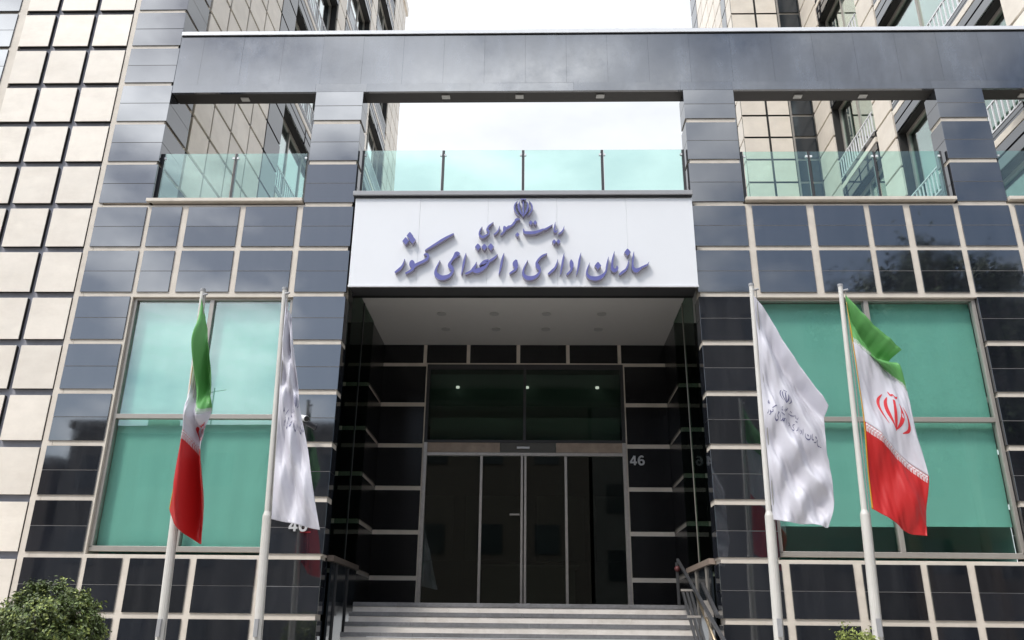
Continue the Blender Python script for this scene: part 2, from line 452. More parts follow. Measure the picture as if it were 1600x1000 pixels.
# two continuous rows above the windows and the rows below them
LEFT, RIGHT = [c for c in COLS if c[1] < 0], [c for c in COLS if c[0] > 0]
PIL = ((-3.78, -2.95), (2.58, 3.44))
for cols in (LEFT, RIGHT):
    st = MB()
    for k in (3, 4):
        for c in cols: course(st, *c, k, 0, 0.045)
    cladding('spandrel_cladding', st)
    st = MB()
    for k in (10, 11, 12):
        for c in cols: course(st, *c, k, 0, 0.33 if c in PIL else 0.045)
    cladding('plinth_cladding', st)
for (x0, x1) in PIL + ((6.86, 7.66),):
    st = MB()
    for k in range(5, 10): course(st, x0, x1, k, 0, 0.33)
    cladding('pillar_cladding', st)
    st = MB()
    for k in (0, 1, 2): course(st, x0, x1, k, 0, 0.40, top=10.458 if k == 0 else None)
    cladding('portal_pillar', st)
st = MB()
for c in ((7.76, 8.60), (8.70, 9.50), (9.60, 10.45), (10.55, 11.4)):
    for k in range(5, 10): course(st, *c, k, 0, 0.045)
cladding('wing_cladding', st)
st = MB()
for k in range(5, 10): course(st, -7.21, -6.38, k, 0, 0.05)
cladding('pillar_cladding', st)

yb0, yb1 = P(0.02), P(0.40)
# cream backing behind the stones (openings left free)
for sd in (0, 1):
    wl = MB()
    if sd == 0:
        wl.box(-7.145, -2.985, yb0, yb1 - 0.08, 6.60, 8.24)
        wl.box(-7.145, -2.985, yb0, yb1 - 0.08, 0, 2.655)
        wl.box(-7.145, -6.345, yb0, yb1, 2.655, 6.60)
        wl.box(-3.765, -2.965, yb0, yb1 - 0.085, 2.655, 6.60)
    else:
        wl.box(2.615, 11.4, yb0, yb1 - 0.08, 6.60, 8.24)
        wl.box(2.615, 11.4, yb0, yb1 - 0.08, 0, 2.655)
        wl.box(2.595, 3.425, yb0, yb1 - 0.085, 2.655, 6.60)
        wl.box(6.885, 11.4, yb0, yb1 - 0.12, 2.655, 6.60)
    wl.build('wall', M['mortar'], bld)
for x0, x1 in ((-3.755, -2.985), (2.615, 3.415), (6.885, 7.635)):
    wl = MB(); wl.box(x0 - 0.008, x1 + 0.008, P(0.018), P(0.385), 8.24, 10.40); wl.build('pillar_core', M['mortar'], bld)

# portal beam
bm_ = MB()
bx = [-6.325] + [-5.9 + 0.72 * i for i in range(25)]
for i in range(len(bx) - 1):
    bm_.slab(bx[i] + 0.0011, bx[i + 1] - 0.0011, P(0), P(0.05), 10.6234, 11.66, tilt=0.0006)
bx2 = [-6.325, -3.80, -2.9, -1.1, 0.7, 2.54, 3.43, 5.1, 6.82, 7.66, 9.4, 11.4]
for i in range(len(bx2) - 1):
    bm_.slab(bx2[i] + 0.001, bx2[i + 1] - 0.001, P(0), P(0.05), 10.46, 10.6225, tilt=0.001)
bm_.build('lintel_beam', M['granite_beam'], bld)
so = MB(); so.box(-6.32, 11.4, P(0.052), P(0.34), 10.463, 11.655)
sof = so.build('soffit', M['soffit'], bld)
for x, y in ((-5.09, .2), (-1.53, .16), (-0.24, .16), (1.17, .16), (4.60, .2), (5.72, .2), (8.46, .2)):
    q = MB(); q.box(x - 0.07, x + 0.07, P(y) - 0.05, P(y) + 0.05, 10.445, 10.462); q.build('soffit_light', M['lamp'], sof)
cp = MB(); cp.box(-6.32, 11.4, P(-0.035), P(0.40), 11.672, 11.745)
cp.build('coping', M['white_panel'], bld)
cp = MB(); cp.box(-6.32, 11.4, P(-0.02), P(0.38), 11.658, 11.672)
cp.build('drip_edge', M['black'], bld)

# ledges below the portal openings
for x0, x1 in ((-6.40, -3.80), (3.46, 6.84), (7.68, 11.4)):
    q = MB(); q.box(x0, x1, P(-0.05), P(0.40), 8.285, 8.345); q.build('ledge', M['mortar'], bld, bevel=0.004)
q = MB(); q.box(-6.30, 11.4, P(0.40), P(30), 8.0, 8.30); q.build('terrace_floor', M['paving'], bld)

# big windows
def window(x0, x1, mull, blind_z, lit):
    z0, z1, zt = 2.70, 6.62, 4.675
    f = MB()
    fy0, fy1 = P(0.07), P(0.16)
    fw = 0.055
    f.box(x0, x0 + fw, fy0, fy1, z0 + fw, z1 - fw)
    f.box(x1 - fw, x1, fy0, fy1, z0 + fw, z1 - fw)
    f.box(x0, x1, fy0, fy1, z0, z0 + fw + 0.02)
    f.box(x0, x1, fy0, fy1, z1 - fw, z1)
    f.box(mull - 0.035, mull + 0.035, fy0, fy1, z0 + fw + 0.02, zt - 0.035)
    f.box(mull - 0.035, mull + 0.035, fy0, fy1, zt + 0.035, z1 - fw)
    f.box(x0 + fw, x1 - fw, fy0 - 0.003, fy1, zt - 0.035, zt + 0.035)
    wo = f.build('window', M['champagne'], bld, bevel=0.004)
    for a, b in ((x0 + fw, mull - 0.035), (mull + 0.035, x1 - fw)):
        for c, d in ((z0 + fw + 0.02, zt - 0.035), (zt + 0.035, z1 - fw)):
            p = MB(); i = p.box(a, b, P(0.118), P(0.126), c, d)
            e = random.uniform(-0.004, 0.004); h = random.uniform(-0.003, 0.003)
            for k in range(8):
                vx, vy, vz = p.v[i + k]; p.v[i + k] = (vx, vy + e * (vx > (a + b) / 2) + h * (vz > (c + d) / 2), vz)
            p.build('pane', M['glass_green'], wo)
    for (a, b), zb in zip(((x0 + 0.03, mull - 0.015), (mull + 0.015, x1 - 0.03)), blind_z):
        p = MB()
        n = 24
        for i in range(n):
            xa, xb = a + (b - a) * i / n, a + (b - a) * (i + 1) / n
            ya = P(0.235) + 0.004 * math.sin(i * 0.9); yc = P(0.235) + 0.004 * math.sin((i + 1) * 0.9)
            p.quad((xa, ya, zb), (xb, yc, zb), (xb, yc, 6.57), (xa, ya, 6.57))
        p.box(a, b, P(0.23), P(0.26), zb - 0.03, zb)
        p.build('blind', M['blind'], wo, fix=False)
    return wo
window(-6.345, -3.785, -5.085, (2.78, 2.80), 0)
window(3.45, 6.855, 5.175, (3.17, 3.18), 1)
for x0, x1 in ((-6.4, -3.75), (3.4, 6.9)):   # rooms behind the windows
    q = MB()
    q.quad((x0, P(0.42), 2.66), (x1, P(0.42), 2.66), (x1, P(3.2), 2.66), (x0, P(3.2), 2.66))
    q.quad((x0, P(3.2), 2.66), (x1, P(3.2), 2.66), (x1, P(3.2), 6.6), (x0, P(3.2), 6.6))
    q.quad((x0, P(0.42), 6.6), (x1, P(0.42), 6.6), (x1, P(3.2), 6.6), (x0, P(3.2), 6.6))
    q.quad((x0, P(0.42), 2.66), (x0, P(3.2), 2.66), (x0, P(3.2), 6.6), (x0, P(0.42), 6.6))
    q.quad((x1, P(0.42), 2.66), (x1, P(3.2), 2.66), (x1, P(3.2), 6.6), (x1, P(0.42), 6.6))
    q.build('room', M['room'], bld, fix=False)

# ------------------------------------------------------------------ entrance recess
XL, XR, YB, ZC, ZL = -2.93, 2.57, 3.5, 7.0, 2.10
q = MB(); q.box(XL - 0.03, XR + 0.03, P(0.40), P(YB + 0.1), ZC, ZC + 0.1)
ce = q.build('ceiling', M['ceiling'], bld)
for y in (1.76, 2.55):
    for x in (-1.63, -0.69, 0.24, 1.22):
        q = MB(); q.tube((x, P(y), ZC - 0.012), (x, P(y), ZC), 0.085, 0.085, 20)
        q.build('downlight', M['lamp'], ce)
        q = MB(); q.tube((x, P(y), ZC - 0.016), (x, P(y), ZC - 0.0125), 0.06, 0.06, 20)
q = MB(); q.box(XL, XR, P(0.30), P(0.398), 6.74, 8.24); q.build('sign_beam', M['black'], bld)
rs = MB()
rj = MB()
DZ = -0.055
for x0, x1 in ((XL, -2.085), (1.775, XR)):
    for k in range(5, 10):
        z0 = JOINT(k) + DZ if k < 9 else ZL
        z0 = JOINT(k) + DZ
        rs.slab(x0, x1, P(YB - 0.05), P(YB), z0, z0 + 0.8 - GAP if k > 5 else 6.555)
    rs.slab(x0, x1, P(YB - 0.05), P(YB), ZL, JOINT(9) + DZ - GAP)
# top row above the transom
tr_ = [XL, -2.115, -1.265, -0.285, 0.685, 1.69, XR]
for i in range(6):
    rs.slab(tr_[i] + (0.035 if i else 0), tr_[i + 1] - (0.035 if i < 5 else 0), P(YB - 0.05), P(YB), 6.625, ZC)
# piers at the back corners
for x0, x1 in ((XL - 0.75, XL), (XR, XR + 0.75)):
    for k in range(5, 10):
        z0 = JOINT(k) - 0.02
        rs.slab(x0, x1, P(2.2), P(YB + 0.1), z0, (z0 + 0.8 - GAP) if k > 5 else 7.0)
    rs.slab(x0, x1, P(2.2), P(YB + 0.1), 0.1, JOINT(9) - 0.02 - GAP)
rs.build('recess_cladding', M['granite_shade'], bld, bevel=0.003)
rj.box(XL, -2.06, P(YB - 0.04), P(YB + 0.02), ZL, 7.0)
rj.box(1.75, XR, P(YB - 0.04), P(YB + 0.02), ZL, 7.0)
rj.box(-2.06, 1.75, P(YB - 0.04), P(YB + 0.02), 6.60, 7.0)
rj.box(XL - 0.75, XL - 0.03, P(2.23), P(YB + 0.08), 0.1, 7.0)
rj.box(XR + 0.03, XR + 0.75, P(2.23), P(YB + 0.08), 0.1, 7.0)
rj.build('recess_wall', M['mortar'], bld)

# side glazing with its sill, dark panels below
for s, X in ((-1, XL + 0.01), (1, XR - 0.01)):
    f = MB()
    for y in (1.27,):
        f.box(X - 0.012, X + 0.012, P(y - 0.012), P(y + 0.012), 2.70, 7.0)
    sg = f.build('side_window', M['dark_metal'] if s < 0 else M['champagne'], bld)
    for a, b in ((0.40, 1.255), (1.285, 2.17)):
        p = MB(); p.box(X - 0.004, X + 0.004, P(a), P(b), 2.70, 7.0); p.build('pane', M['glass_side'], sg)
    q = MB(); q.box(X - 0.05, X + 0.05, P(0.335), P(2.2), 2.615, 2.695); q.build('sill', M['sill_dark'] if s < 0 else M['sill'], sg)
    q = MB(); q.box(X - 0.015, X + 0.015, P(0.42), P(2.195), 0.1, 2.61)
    q.build('side_panel', M['pane_dark'], bld)
    for y in (0.70, 1.5):
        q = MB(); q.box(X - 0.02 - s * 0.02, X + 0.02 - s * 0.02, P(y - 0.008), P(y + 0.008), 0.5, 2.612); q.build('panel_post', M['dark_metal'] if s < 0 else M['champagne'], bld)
    q = MB(); xo = X + s * 0.8
    q.quad((xo, P(0.35), 0), (xo, P(2.2), 0), (xo, P(2.2), 7), (xo, P(0.35), 7)); q.build('side_room', M['lobby'], bld, fix=False)

# doors
door = MB()
DY0, DY1 = P(YB - 0.06), P(YB + 0.03)
dl, dr, dz1 = -2.06, 1.75, 4.86
door.box(dl, dl + 0.07, DY0, DY1, ZL, 5.05)
door.box(dr - 0.07, dr, DY0, DY1, ZL, 5.05)
door.box(dl + 0.07, dr - 0.07, DY0 + 0.004, DY1, 4.80, 4.86)
for x0, x1 in ((-0.985, -0.935), (-0.225, -0.18), (-0.16, -0.115), (0.59, 0.64)):
    door.box(x0, x1, DY0 + 0.006, DY1, ZL + 0.07, 4.80)
door.box(dl + 0.07, dr - 0.07, DY0 + 0.004, DY1, ZL, ZL + 0.07)
dob = door.build('entrance_door', M['steel'], bld, bevel=0.004)
for a, b in ((dl + 0.07, -0.985), (-0.935, -0.225), (-0.115, 0.59), (0.64, dr - 0.07)):
    p = MB(); p.box(a, b, P(YB - 0.02), P(YB - 0.01), ZL + 0.07, 4.80); p.build('pane', M['glass_dark'], dob)
for a, b, m_ in ((dl + 0.07, -0.62, 'header'), (-0.61, 0.43, 'lobby'), (0.44, dr - 0.07, 'header')):
    p = MB(); p.box(a, b, DY0 + 0.01, DY1, 4.865, 5.045); p.build('header_panel', M[m_], dob)
p = MB(); p.box(-0.30, -0.06, DY0 - 0.03, DY0 + 0.008, 4.93, 4.965); p.build('door_sensor', M['white_panel'], dob)
for xa in (-0.27, -0.08):
    p = MB(); p.box(xa - 0.03, xa + 0.03, DY0 - 0.012, DY0 + 0.003, ZL + 0.02, ZL + 0.075); p.build('door_stop', M['white_panel'], dob)
p = MB(); p.bar((-0.33, DY0 - 0.01, 3.72), (-0.235, DY0 - 0.01, 3.72), 0.06, 0.05); p.box(-0.42, -0.24, DY0 - 0.005, DY0 + 0.02, 3.70, 3.73); p.build('door_handle', M['champagne'], dob)
t_ = MB()
t_.box(-2.06, 1.75, DY0 + 0.01, DY1, 5.05, 5.10); t_.box(-2.06, 1.75, DY0 + 0.01, DY1, 6.50, 6.598)
t_.box(-2.06, -2.0, DY0 + 0.01, DY1, 5.10, 6.50); t_.box(1.69, 1.75, DY0 + 0.01, DY1, 5.10, 6.50); t_.box(-0.185, -0.13, DY0 + 0.01, DY1, 5.10, 6.50)
two = t_.build('transom_window', M['dark_metal'], bld, bevel=0.003)
for a, b in ((-2.0, -0.185), (-0.13, 1.69)):
    p = MB(); p.box(a, b, P(YB - 0.02), P(YB - 0.01), 5.10, 6.50); p.build('pane', M['glass_transom'], two)
    p = MB(); p.box(a, b, P(YB + 0.35), P(YB + 0.36), 5.05, 5.63); p.build('blind', M['bulkhead'], two)
p = MB(); p.box(-2.9, 2.6, P(YB + 0.95), P(YB + 1.0), 5.6, 6.7); p.build('bulkhead', M['bulkhead'], two)
# lobby behind the doors
q = MB()
lx0, lx1, ly1 = -3.2, 2.9, P(9.5)
q.quad((lx0, P(YB + 0.1), ZL), (lx1, P(YB + 0.1), ZL), (lx1, ly1, ZL), (lx0, ly1, ZL))
q.quad((lx0, ly1, ZL), (lx1, ly1, ZL), (lx1, ly1, 6.7), (lx0, ly1, 6.7))
q.quad((lx0, P(YB + 0.1), 6.7), (lx1, P(YB + 0.1), 6.7), (lx1, ly1, 6.7), (lx0, ly1, 6.7))
for x in (lx0, lx1): q.quad((x, P(YB + 0.1), ZL), (x, ly1, ZL), (x, ly1, 6.7), (x, P(YB + 0.1), 6.7))
lob = q.build('lobby', M['lobby'], bld, fix=False)
for x in (-1.58, -0.12, 1.35):
    p = MB(); p.tube((x * 0.97, P(YB + 0.8), 6.36), (x * 0.97, P(YB + 0.8), 6.40), 0.036, 0.036, 14); p.build('lobby_lamp', M['lit'], lob)
p = MB(); p.tube((-2.25, P(6.6), 5.46), (-2.25, P(6.6), 5.49), 0.06, 0.06, 14); p.build('lobby_lamp', M['lit'], lob)
p = MB(); p.tube((-2.25, P(6.6), 5.49), (-2.25, P(6.6), 6.69), 0.006, 0.006, 6); p.build('lamp_cord', M['black'], lob)
p = MB(); p.box(-1.2, 1.0, P(8.4), P(9.0), ZL, ZL + 1.05); p.box(-1.3, 1.1, P(8.3), P(9.0), ZL + 1.05, ZL + 1.12); p.build('reception_desk', M['champagne'], lob)
for xa, xb in ((-2.9, -2.0), (-1.7, -0.3), (0.1, 1.3), (1.6, 2.6)):
    p = MB(); p.box(xa, xb, P(9.42), P(9.48), ZL + 1.3, ZL + 2.9); p.build('wall_panel', M['grout'], lob)
for xa in (-2.75, 2.45):
    p = MB(); p.box(xa - 0.2, xa + 0.2, P(5.0), P(5.4), ZL, 6.65); p.build('column', M['travertine'], lob)

# ------------------------------------------------------------------ stairs
stair = thing('entrance_steps', 'grey and cream stone steps climbing into the dark entrance recess', 'stairs', (-0.18, P(0.5), 0))
RH, TR = 0.147, 0.25
q = MB(); q2 = MB()
top = ZL
y = 1.5
n = 0
while top > 0.2:
    x0, x1 = (-2.78, 2.42)
    yb = P(YB - 0.07) if n == 0 else P(y + TR + 0.01)
    joints = [x0] + sorted(random.uniform(x0 + 0.5, x1 - 0.5) for _ in range(4)) + [x1]
    for a, b in zip(joints, joints[1:]):
        q.slab(a + 0.001, b - 0.001, P(y) - 0.012, yb, top - 0.060, top, tilt=0.001)
    joints = [x0] + sorted(random.uniform(x0 + 0.5, x1 - 0.5) for _ in range(4)) + [x1]
    for a, b in zip(joints, joints[1:]):
        q2.slab(a + 0.001, b - 0.001, P(y), P(y + 0.04), max(0.12, top - RH), top - 0.064, tilt=0.001)
    top -= RH; y -= TR; n += 1
q.build('tread', M['step_stone'], stair, bevel=0.004)
q2.build('riser', M['step_riser'], stair, bevel=0.002)

# ------------------------------------------------------------------ handrail beside the steps
hr = thing('handrail', 'grey metal stair handrail with slatted panel and red topped newel post', 'handrail', (2.3, P(0.0), 0))
X = 2.24
q = MB(); q.bar((X, P(1.35), 2.76), (X, P(-1.75), 1.52), 0.04, 0.04); q.build('top_rail', M['rail'], hr, bevel=0.004)
q = MB()
for dx in (-0.055, 0.0, 0.055): q.bar((X + dx - 0.01, P(0.70), 2.28), (X + dx, P(-0.35), 1.35), 0.035, 0.05)
q.build('slat_panel', M['dark_metal'], hr, bevel=0.004)
q = MB()
for yy, zz in ((0.66, 2.27), (0.25, 1.90), (-0.2, 1.52)): q.box(X - 0.1, X + 0.085, P(yy) - 0.03, P(yy) + 0.0, zz - 0.01, zz + 0.02)
q.build('cross_bar', M['steel'], hr)
q = MB(); q.box(X - 0.04, X + 0.0, P(1.30), P(1.35), 2.09, 2.72); q.build('newel_post', M['dark_metal'], hr, bevel=0.004)
q = MB(); q.sphere((X - 0.02, P(1.30), 2.62), 0.045); q.build('knob', M['red_plastic'], hr, smooth=True)
X2 = 2.44
q = MB(); q.bar((X2, P(0.55), 2.36), (X2, P(-0.35), 1.9), 0.05, 0.05); q.build('rail', M['rail'], hr, bevel=0.005)
q = MB(); q.tube((X2 - 0.06, P(0.85), 2.28), (X2 - 0.03, P(-0.55), 1.4), 0.022); q.build('brass_rail', M['gold_metal'], hr, smooth=True)
q = MB(); q.box(X2 - 0.06, X2 + 0.06, P(0.20), P(0.26), 1.9, 2.12); q.box(X2 - 0.02, X2 + 0.02, P(0.22), P(0.24), 1.2, 1.9); q.build('bracket', M['steel'], hr)

# ------------------------------------------------------------------ sign
YS = -0.12
sign = thing('building_sign', 'long white sign board with raised violet blue Persian lettering above the entrance', 'sign', (-0.17, P(YS), 6.73))
q = MB()
sx = [-2.895, -1.829, -0.726, 0.383, 1.498, 2.565]
for a, b in zip(sx, sx[1:]):
    q.slab(a + 0.0008, b - 0.0008, P(YS), P(YS + 0.02), 6.745, 8.285, tilt=0.0008)
q.build('panel', M['white_panel'], sign, bevel=0.002)
q = MB(); q.box(-2.892, 2.562, P(YS + 0.022), P(0.29), 6.735, 8.28); q.build('backing_box', M['dark_metal'], sign)
q = MB(); q.box(-2.90, 2.57, P(YS - 0.012), P(YS + 0.02), 6.715, 6.743); q.build('edge_trim', M['white_panel'], sign)
q = MB(); q.box(-2.935, 2.575, P(YS - 0.06), P(0.38), 8.315, 8.395); q.build('cap', M['grey_metal'], sign, bevel=0.006)
q = MB(); q.box(-2.92, 2.56, P(YS - 0.03), P(0.36), 8.287, 8.314); q.build('cap_gap', M['black'], sign)

Z1 = (610, 355, 10.0); Z2 = (710, 370, 12.5); Z3 = (810, 380, 14.28); Z4 = (910, 380, 14.28); Z5 = (740, 330, 16.66); Z6 = (810, 330, 16.66)
LETTERS = [
 # lower line
 (Z1, [(222,495,8),(205,560,24),(175,618,38),(130,662,46),(70,708,30)]),
 (Z1, [(338,512,30),(338,540,84),(340,585,108),(352,628,70),(345,655,46),(300,688,42),(235,722,30)]),
 (Z1, [(375,600,60),(440,566,52),(510,535,52),(565,500,52),(588,460,44),(570,420,44),(520,428,16)]),
 (Z1, [(538,362,8),(570,345,24),(650,298,38),(800,205,46),(900,148,40),(990,100,24)]),
 (Z1, [(775,515,6),(735,600,24),(708,680,44),(722,742,82),(790,788,92),(870,780,78),(932,745,54),(970,690,42),(968,650,60),(935,612,80),(925,575,56),(960,515,36),(1010,455,66),(1040,415,88),(1082,425,44)]),
 (Z2, [(227,315,8),(200,430,42),(175,550,46),(138,735,18)]),
 (Z2, [(432,490,10),(408,560,44),(370,630,74),(330,668,52),(270,700,50),(212,722,40)]),
 (Z2, [(350,650,40),(400,665,90),(460,660,112),(540,625,90),(600,585,64),(650,530,50),(665,490,40),(700,468,52),(760,428,50),(805,390,34),(845,340,8)]),
 (Z2, [(488,560,20),(540,510,44),(600,468,46),(668,450,30)]),
 (Z2, [(548,535,24),(600,510,34),(640,495,30)]),
 (Z2, [(970,315,8),(938,430,42),(908,580,46),(868,735,18)]),
 (Z2, [(1212,450,40),(1195,500,112),(1190,545,124),(1205,600,76),(1180,650,52),(1130,685,46),(1078,722,34)]),
 (Z3, [(212,375,6),(150,500,30),(108,620,50),(122,715,80),(200,775,112),(300,778,108),(395,738,78),(462,665,54),(480,600,60),(440,535,104),(420,485,96),(410,430,58),(470,340,50),(550,275,50),(640,232,22)]),
 (Z3, [(880,362,8),(858,460,40),(818,550,52),(760,610,62),(668,690,46)]),
 (Z3, [(1022,222,8),(996,370,50),(970,520,50),(938,700,20)]),
 (Z3, [(1175,365,16),(1182,430,96),(1192,500,96),(1188,570,60),(1150,638,54),(1080,700,42)]),
 (Z3, [(1397,212,8),(1362,370,48),(1340,520,50),(1298,705,20)]),
 (Z4, [(165,435,6),(120,560,34),(100,670,54),(150,755,88),(250,788,112),(360,778,108),(458,720,80),(525,625,46),(552,470,46),(583,305,8)]),
 (Z4, [(716,182,8),(682,330,46),(662,480,58),(672,575,88),(722,612,96),(778,560,56),(768,505,28)]),
 (Z4, [(1036,372,8),(1012,500,40),(972,590,56),(900,645,66),(828,705,46)]),
 (Z4, [(1150,188,8),(1130,330,46),(1120,480,50),(1135,565,82),(1195,612,112),(1275,575,70),(1335,530,40),(1358,525,44),(1400,505,48),(1440,485,36),(1458,470,30),(1487,415,8)]),
 # upper line
 (Z5, [(225,405,8),(175,490,32),(150,580,44),(172,645,72),(240,678,78),(320,640,62),(382,592,44),(395,540,50),(365,492,82),(362,450,50),(410,378,42),(515,292,16)]),
 (Z5, [(678,388,12),(650,490,38),(600,562,48),(532,610,36)]),
 (Z5, [(795,392,40),(808,440,112),(808,490,96),(770,560,50),(706,620,38)]),
 (Z5, [(840,460,56),(880,440,76),(920,412,84),(960,395,56),(1000,372,54),(1045,325,72),(1080,272,54),(1100,235,72),(1150,212,64),(1210,222,24)]),
 (Z6, [(128,462,16),(150,540,66),(220,565,92),(400,562,92),(550,522,78),(630,485,60),(660,476,44),(700,470,54),(780,430,52),(890,348,8)]),
 (Z6, [(962,282,8),(945,400,38),(932,490,44),(950,540,68),(992,525,44),(1016,480,8)]),
 (Z6, [(1192,388,8),(1172,480,36),(1122,550,44),(1045,600,36)]),
]
DOTS = [(Z1, 305,138,50),(Z1,240,222,52),(Z1,345,205,52),(Z2,460,205,58),(Z2,585,208,56),(Z2,712,204,60),
        (Z4,345,510,74),(Z4,1005,212,72),(Z5,1140,622,52),(Z6,322,310,52),(Z6,437,310,52),(Z6,930,805,54),(Z6,1040,805,54)]
def cr(p0, p1, p2, p3, t):
    return [0.5 * ((2 * b) + (-a + c) * t + (2 * a - 5 * b + 4 * c - d) * t * t + (-a + 3 * b - 3 * c + d) * t ** 3) for a, b, c, d in zip(p0, p1, p2, p3)]
def smooth_line(pts, n=5):
    o = []
    for i in range(len(pts) - 1):
        p0 = pts[max(i - 1, 0)]; p3 = pts[min(i + 2, len(pts) - 1)]
        for k in range(n): o.append(cr(p0, pts[i], pts[i + 1], p3, k / n))
    o.append(list(pts[-1])); return o
def ribbon(pts, n=5):
    """centre line with widths -> left and right edges, flat 2-D"""
    s = smooth_line(pts, n); l_, r_ = [], []
    for i, (x, y, w_) in enumerate(s):
        a = s[max(i - 1, 0)]; b = s[min(i + 1, len(s) - 1)]
        dx, dy = b[0] - a[0], b[1] - a[1]; d = math.hypot(dx, dy) or 1
        w_ = w_ / 2
        l_.append((x - dy / d * w_, y + dx / d * w_)); r_.append((x + dy / d * w_, y - dx / d * w_))
    return l_, r_
def raise_ribbon(face, side, l_, r_, f2p, back2p):
    fl = [f2p(*p) for p in l_]; fr = [f2p(*p) for p in r_]
    bl = [back2p(*p) for p in l_]; br = [back2p(*p) for p in r_]
    for i in range(len(fl) - 1):
        face.quad(fl[i], fl[i + 1], fr[i + 1], fr[i])
        side.quad(fl[i + 1], fl[i], bl[i], bl[i + 1]); side.quad(fr[i], fr[i + 1], br[i + 1], br[i])
    side.quad(fl[0], fr[0], br[0], bl[0]); side.quad(fr[-1], fl[-1], bl[-1], br[-1])
# the letters are traced on the plane of their faces, then stand on the board at their real depth
def front_pt(px, py, lift): v = at(px, py, P(YS - 0.075)); return (v.x, v.y - lift, v.z)
NORM = []                                   # strokes as fractions of the whole text block, reused on the white flags
def norm(px, py): return ((px - 616) / 400.0, (py - 345) / 100.0)
fm, sm = MB(), MB()
lift = 0
def put(l_, r_, fm_=None, sm_=None):
    global lift
    lift += 0.0004
    raise_ribbon(fm_ or fm, sm_ or sm, l_, r_, lambda x, y, e=lift: front_pt(x, y, e), lambda x, y: (front_pt(x, y, 0)[0], P(YS) - 0.001, front_pt(x, y, 0)[2]))
for (ox, oy, s), pts in LETTERS:
    l_, r_ = ribbon([(x, y, w_ * 0.84) for x, y, w_ in pts])
    l_ = [(ox + x / s, oy + y / s) for x, y in l_]; r_ = [(ox + x / s, oy + y / s) for x, y in r_]
    put(l_, r_); NORM.append((l_, r_))
for (ox, oy, s), x, y, r in DOTS:
    cx, cy = ox + x / s, oy + y / s; r = r / s
    l_ = [(cx - 0.15 * r, cy - 1.12 * r), (cx - 1.0 * r, cy - 0.05 * r), (cx - 0.02 * r, cy + 1.1 * r)]
    r_ = [(cx + 0.15 * r, cy - 1.12 * r), (cx + 1.0 * r, cy - 0.08 * r), (cx + 0.02 * r, cy + 1.12 * r)]
    put(l_, r_); NORM.append((l_, r_))
lt = fm.build('lettering', M['letter_face'], sign)
sm.build('letter_return', M['letter_side'], lt)
EMB = [[(0, .66, .13), (0, .2, .15), (0, -.45, .17), (0, -.95, .03)]]
for s in (1, -1):
    EMB.append([(s * .34, .66, .03), (s * .47, .36, .16), (s * .46, .0, .2), (s * .30, -.42, .17), (s * .03, -.86, .04)])
    EMB.append([(s * .60, .70, .03), (s * .84, .36, .13), (s * .90, -.05, .17), (s * .74, -.45, .12), (s * .42, -.80, .03)])
EMB.append([(-.26, .98, .04), (-.14, .84, .11), (0, .94, .06), (.14, .84, .11), (.28, 1.0, .04)])
fm, sm = MB(), MB()
for st_ in EMB:
    l_, r_ = ribbon([(817.6 + 15.2 * x, 325.5 - 15.0 * y, 15 * w_) for x, y, w_ in st_])
    put(l_, r_, fm, sm); NORM.append((l_, r_))
eb = fm.build('emblem', M['letter_face'], sign)
sm.build('emblem_return', M['letter_side'], eb)

# ------------------------------------------------------------------ glass balustrades on the terrace edge
def balustrade(x0, x1, posts, label, z0=8.43, z1=9.28, Y=0.10):
    rl = thing('glass_railing', label, 'railing', ((x0 + x1) / 2, P(Y), z0 - 0.1), 'glass railings along the terrace edge')
    edges = [x0] + list(posts) + [x1]
    for x in edges:
        q = MB(); q.box(x - 0.022, x + 0.022, P(Y + 0.012), P(Y + 0.06), z0 - 0.12, z1 + 0.01); po = q.build('post', M['dark_metal'], rl, bevel=0.003)
        q = MB()
        for s in (-1, 1):
            if x0 < x + s * 0.06 < x1: q.box(x + s * 0.02, x + s * 0.055, P(Y - 0.008), P(Y + 0.03), z1 - 0.11, z1 - 0.075)
        q.build('clamp', M['white_panel'], po)
    for a, b in zip(edges, edges[1:]):
        q = MB(); q.box(a + 0.028, b - 0.028, P(Y), P(Y + 0.01), z0, z1); q.build('pane', M['glass_clear'], rl)
balustrade(-6.31, -3.82, (-5.06,), 'glass railing of two green panes in the left portal opening')
balustrade(-2.90, 2.54, (-1.53, -0.17, 1.17), 'long glass railing above the white sign board', z0=8.50, z1=9.38, Y=0.18)
balustrade(3.50, 6.80, (4.61, 5.70), 'glass railing of three green panes right of the sign board')
balustrade(7.70, 11.0, (8.8, 9.9), 'glass railing at the far right edge of the portal')

# ------------------------------------------------------------------ towers
def tower_front(tw, bm, edge, cols, kmin, kmax, Yf, thick=0.07):
    for x0, x1 in cols:
        for k in range(kmin, kmax):
            z0 = JOINT(k)
            bm.slab(x0, x1, P(Yf), P(Yf + thick), z0, z0 + 0.8 - 0.10, tilt=0.001)
KT = -26
def beige(tw, cells, name='travertine_cladding'):
    q = MB()
    t = MB()
    for c in cells:
        x0, x1, y0, y1, z0, z1, ax = c
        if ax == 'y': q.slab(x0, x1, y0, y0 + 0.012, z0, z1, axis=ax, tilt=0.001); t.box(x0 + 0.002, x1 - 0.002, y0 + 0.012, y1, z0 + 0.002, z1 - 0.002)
        else: q.slab(x0, x1, y0, y1, z0, z1, axis=ax, tilt=0.001)
    o = q.build(name, M['travertine'], tw, bevel=0.002)
    if t.v: t.build('tile_shade_box', M['dark_edge'], o)  # near-black tile sides: the shade of the gaps is put into their colour
    return o
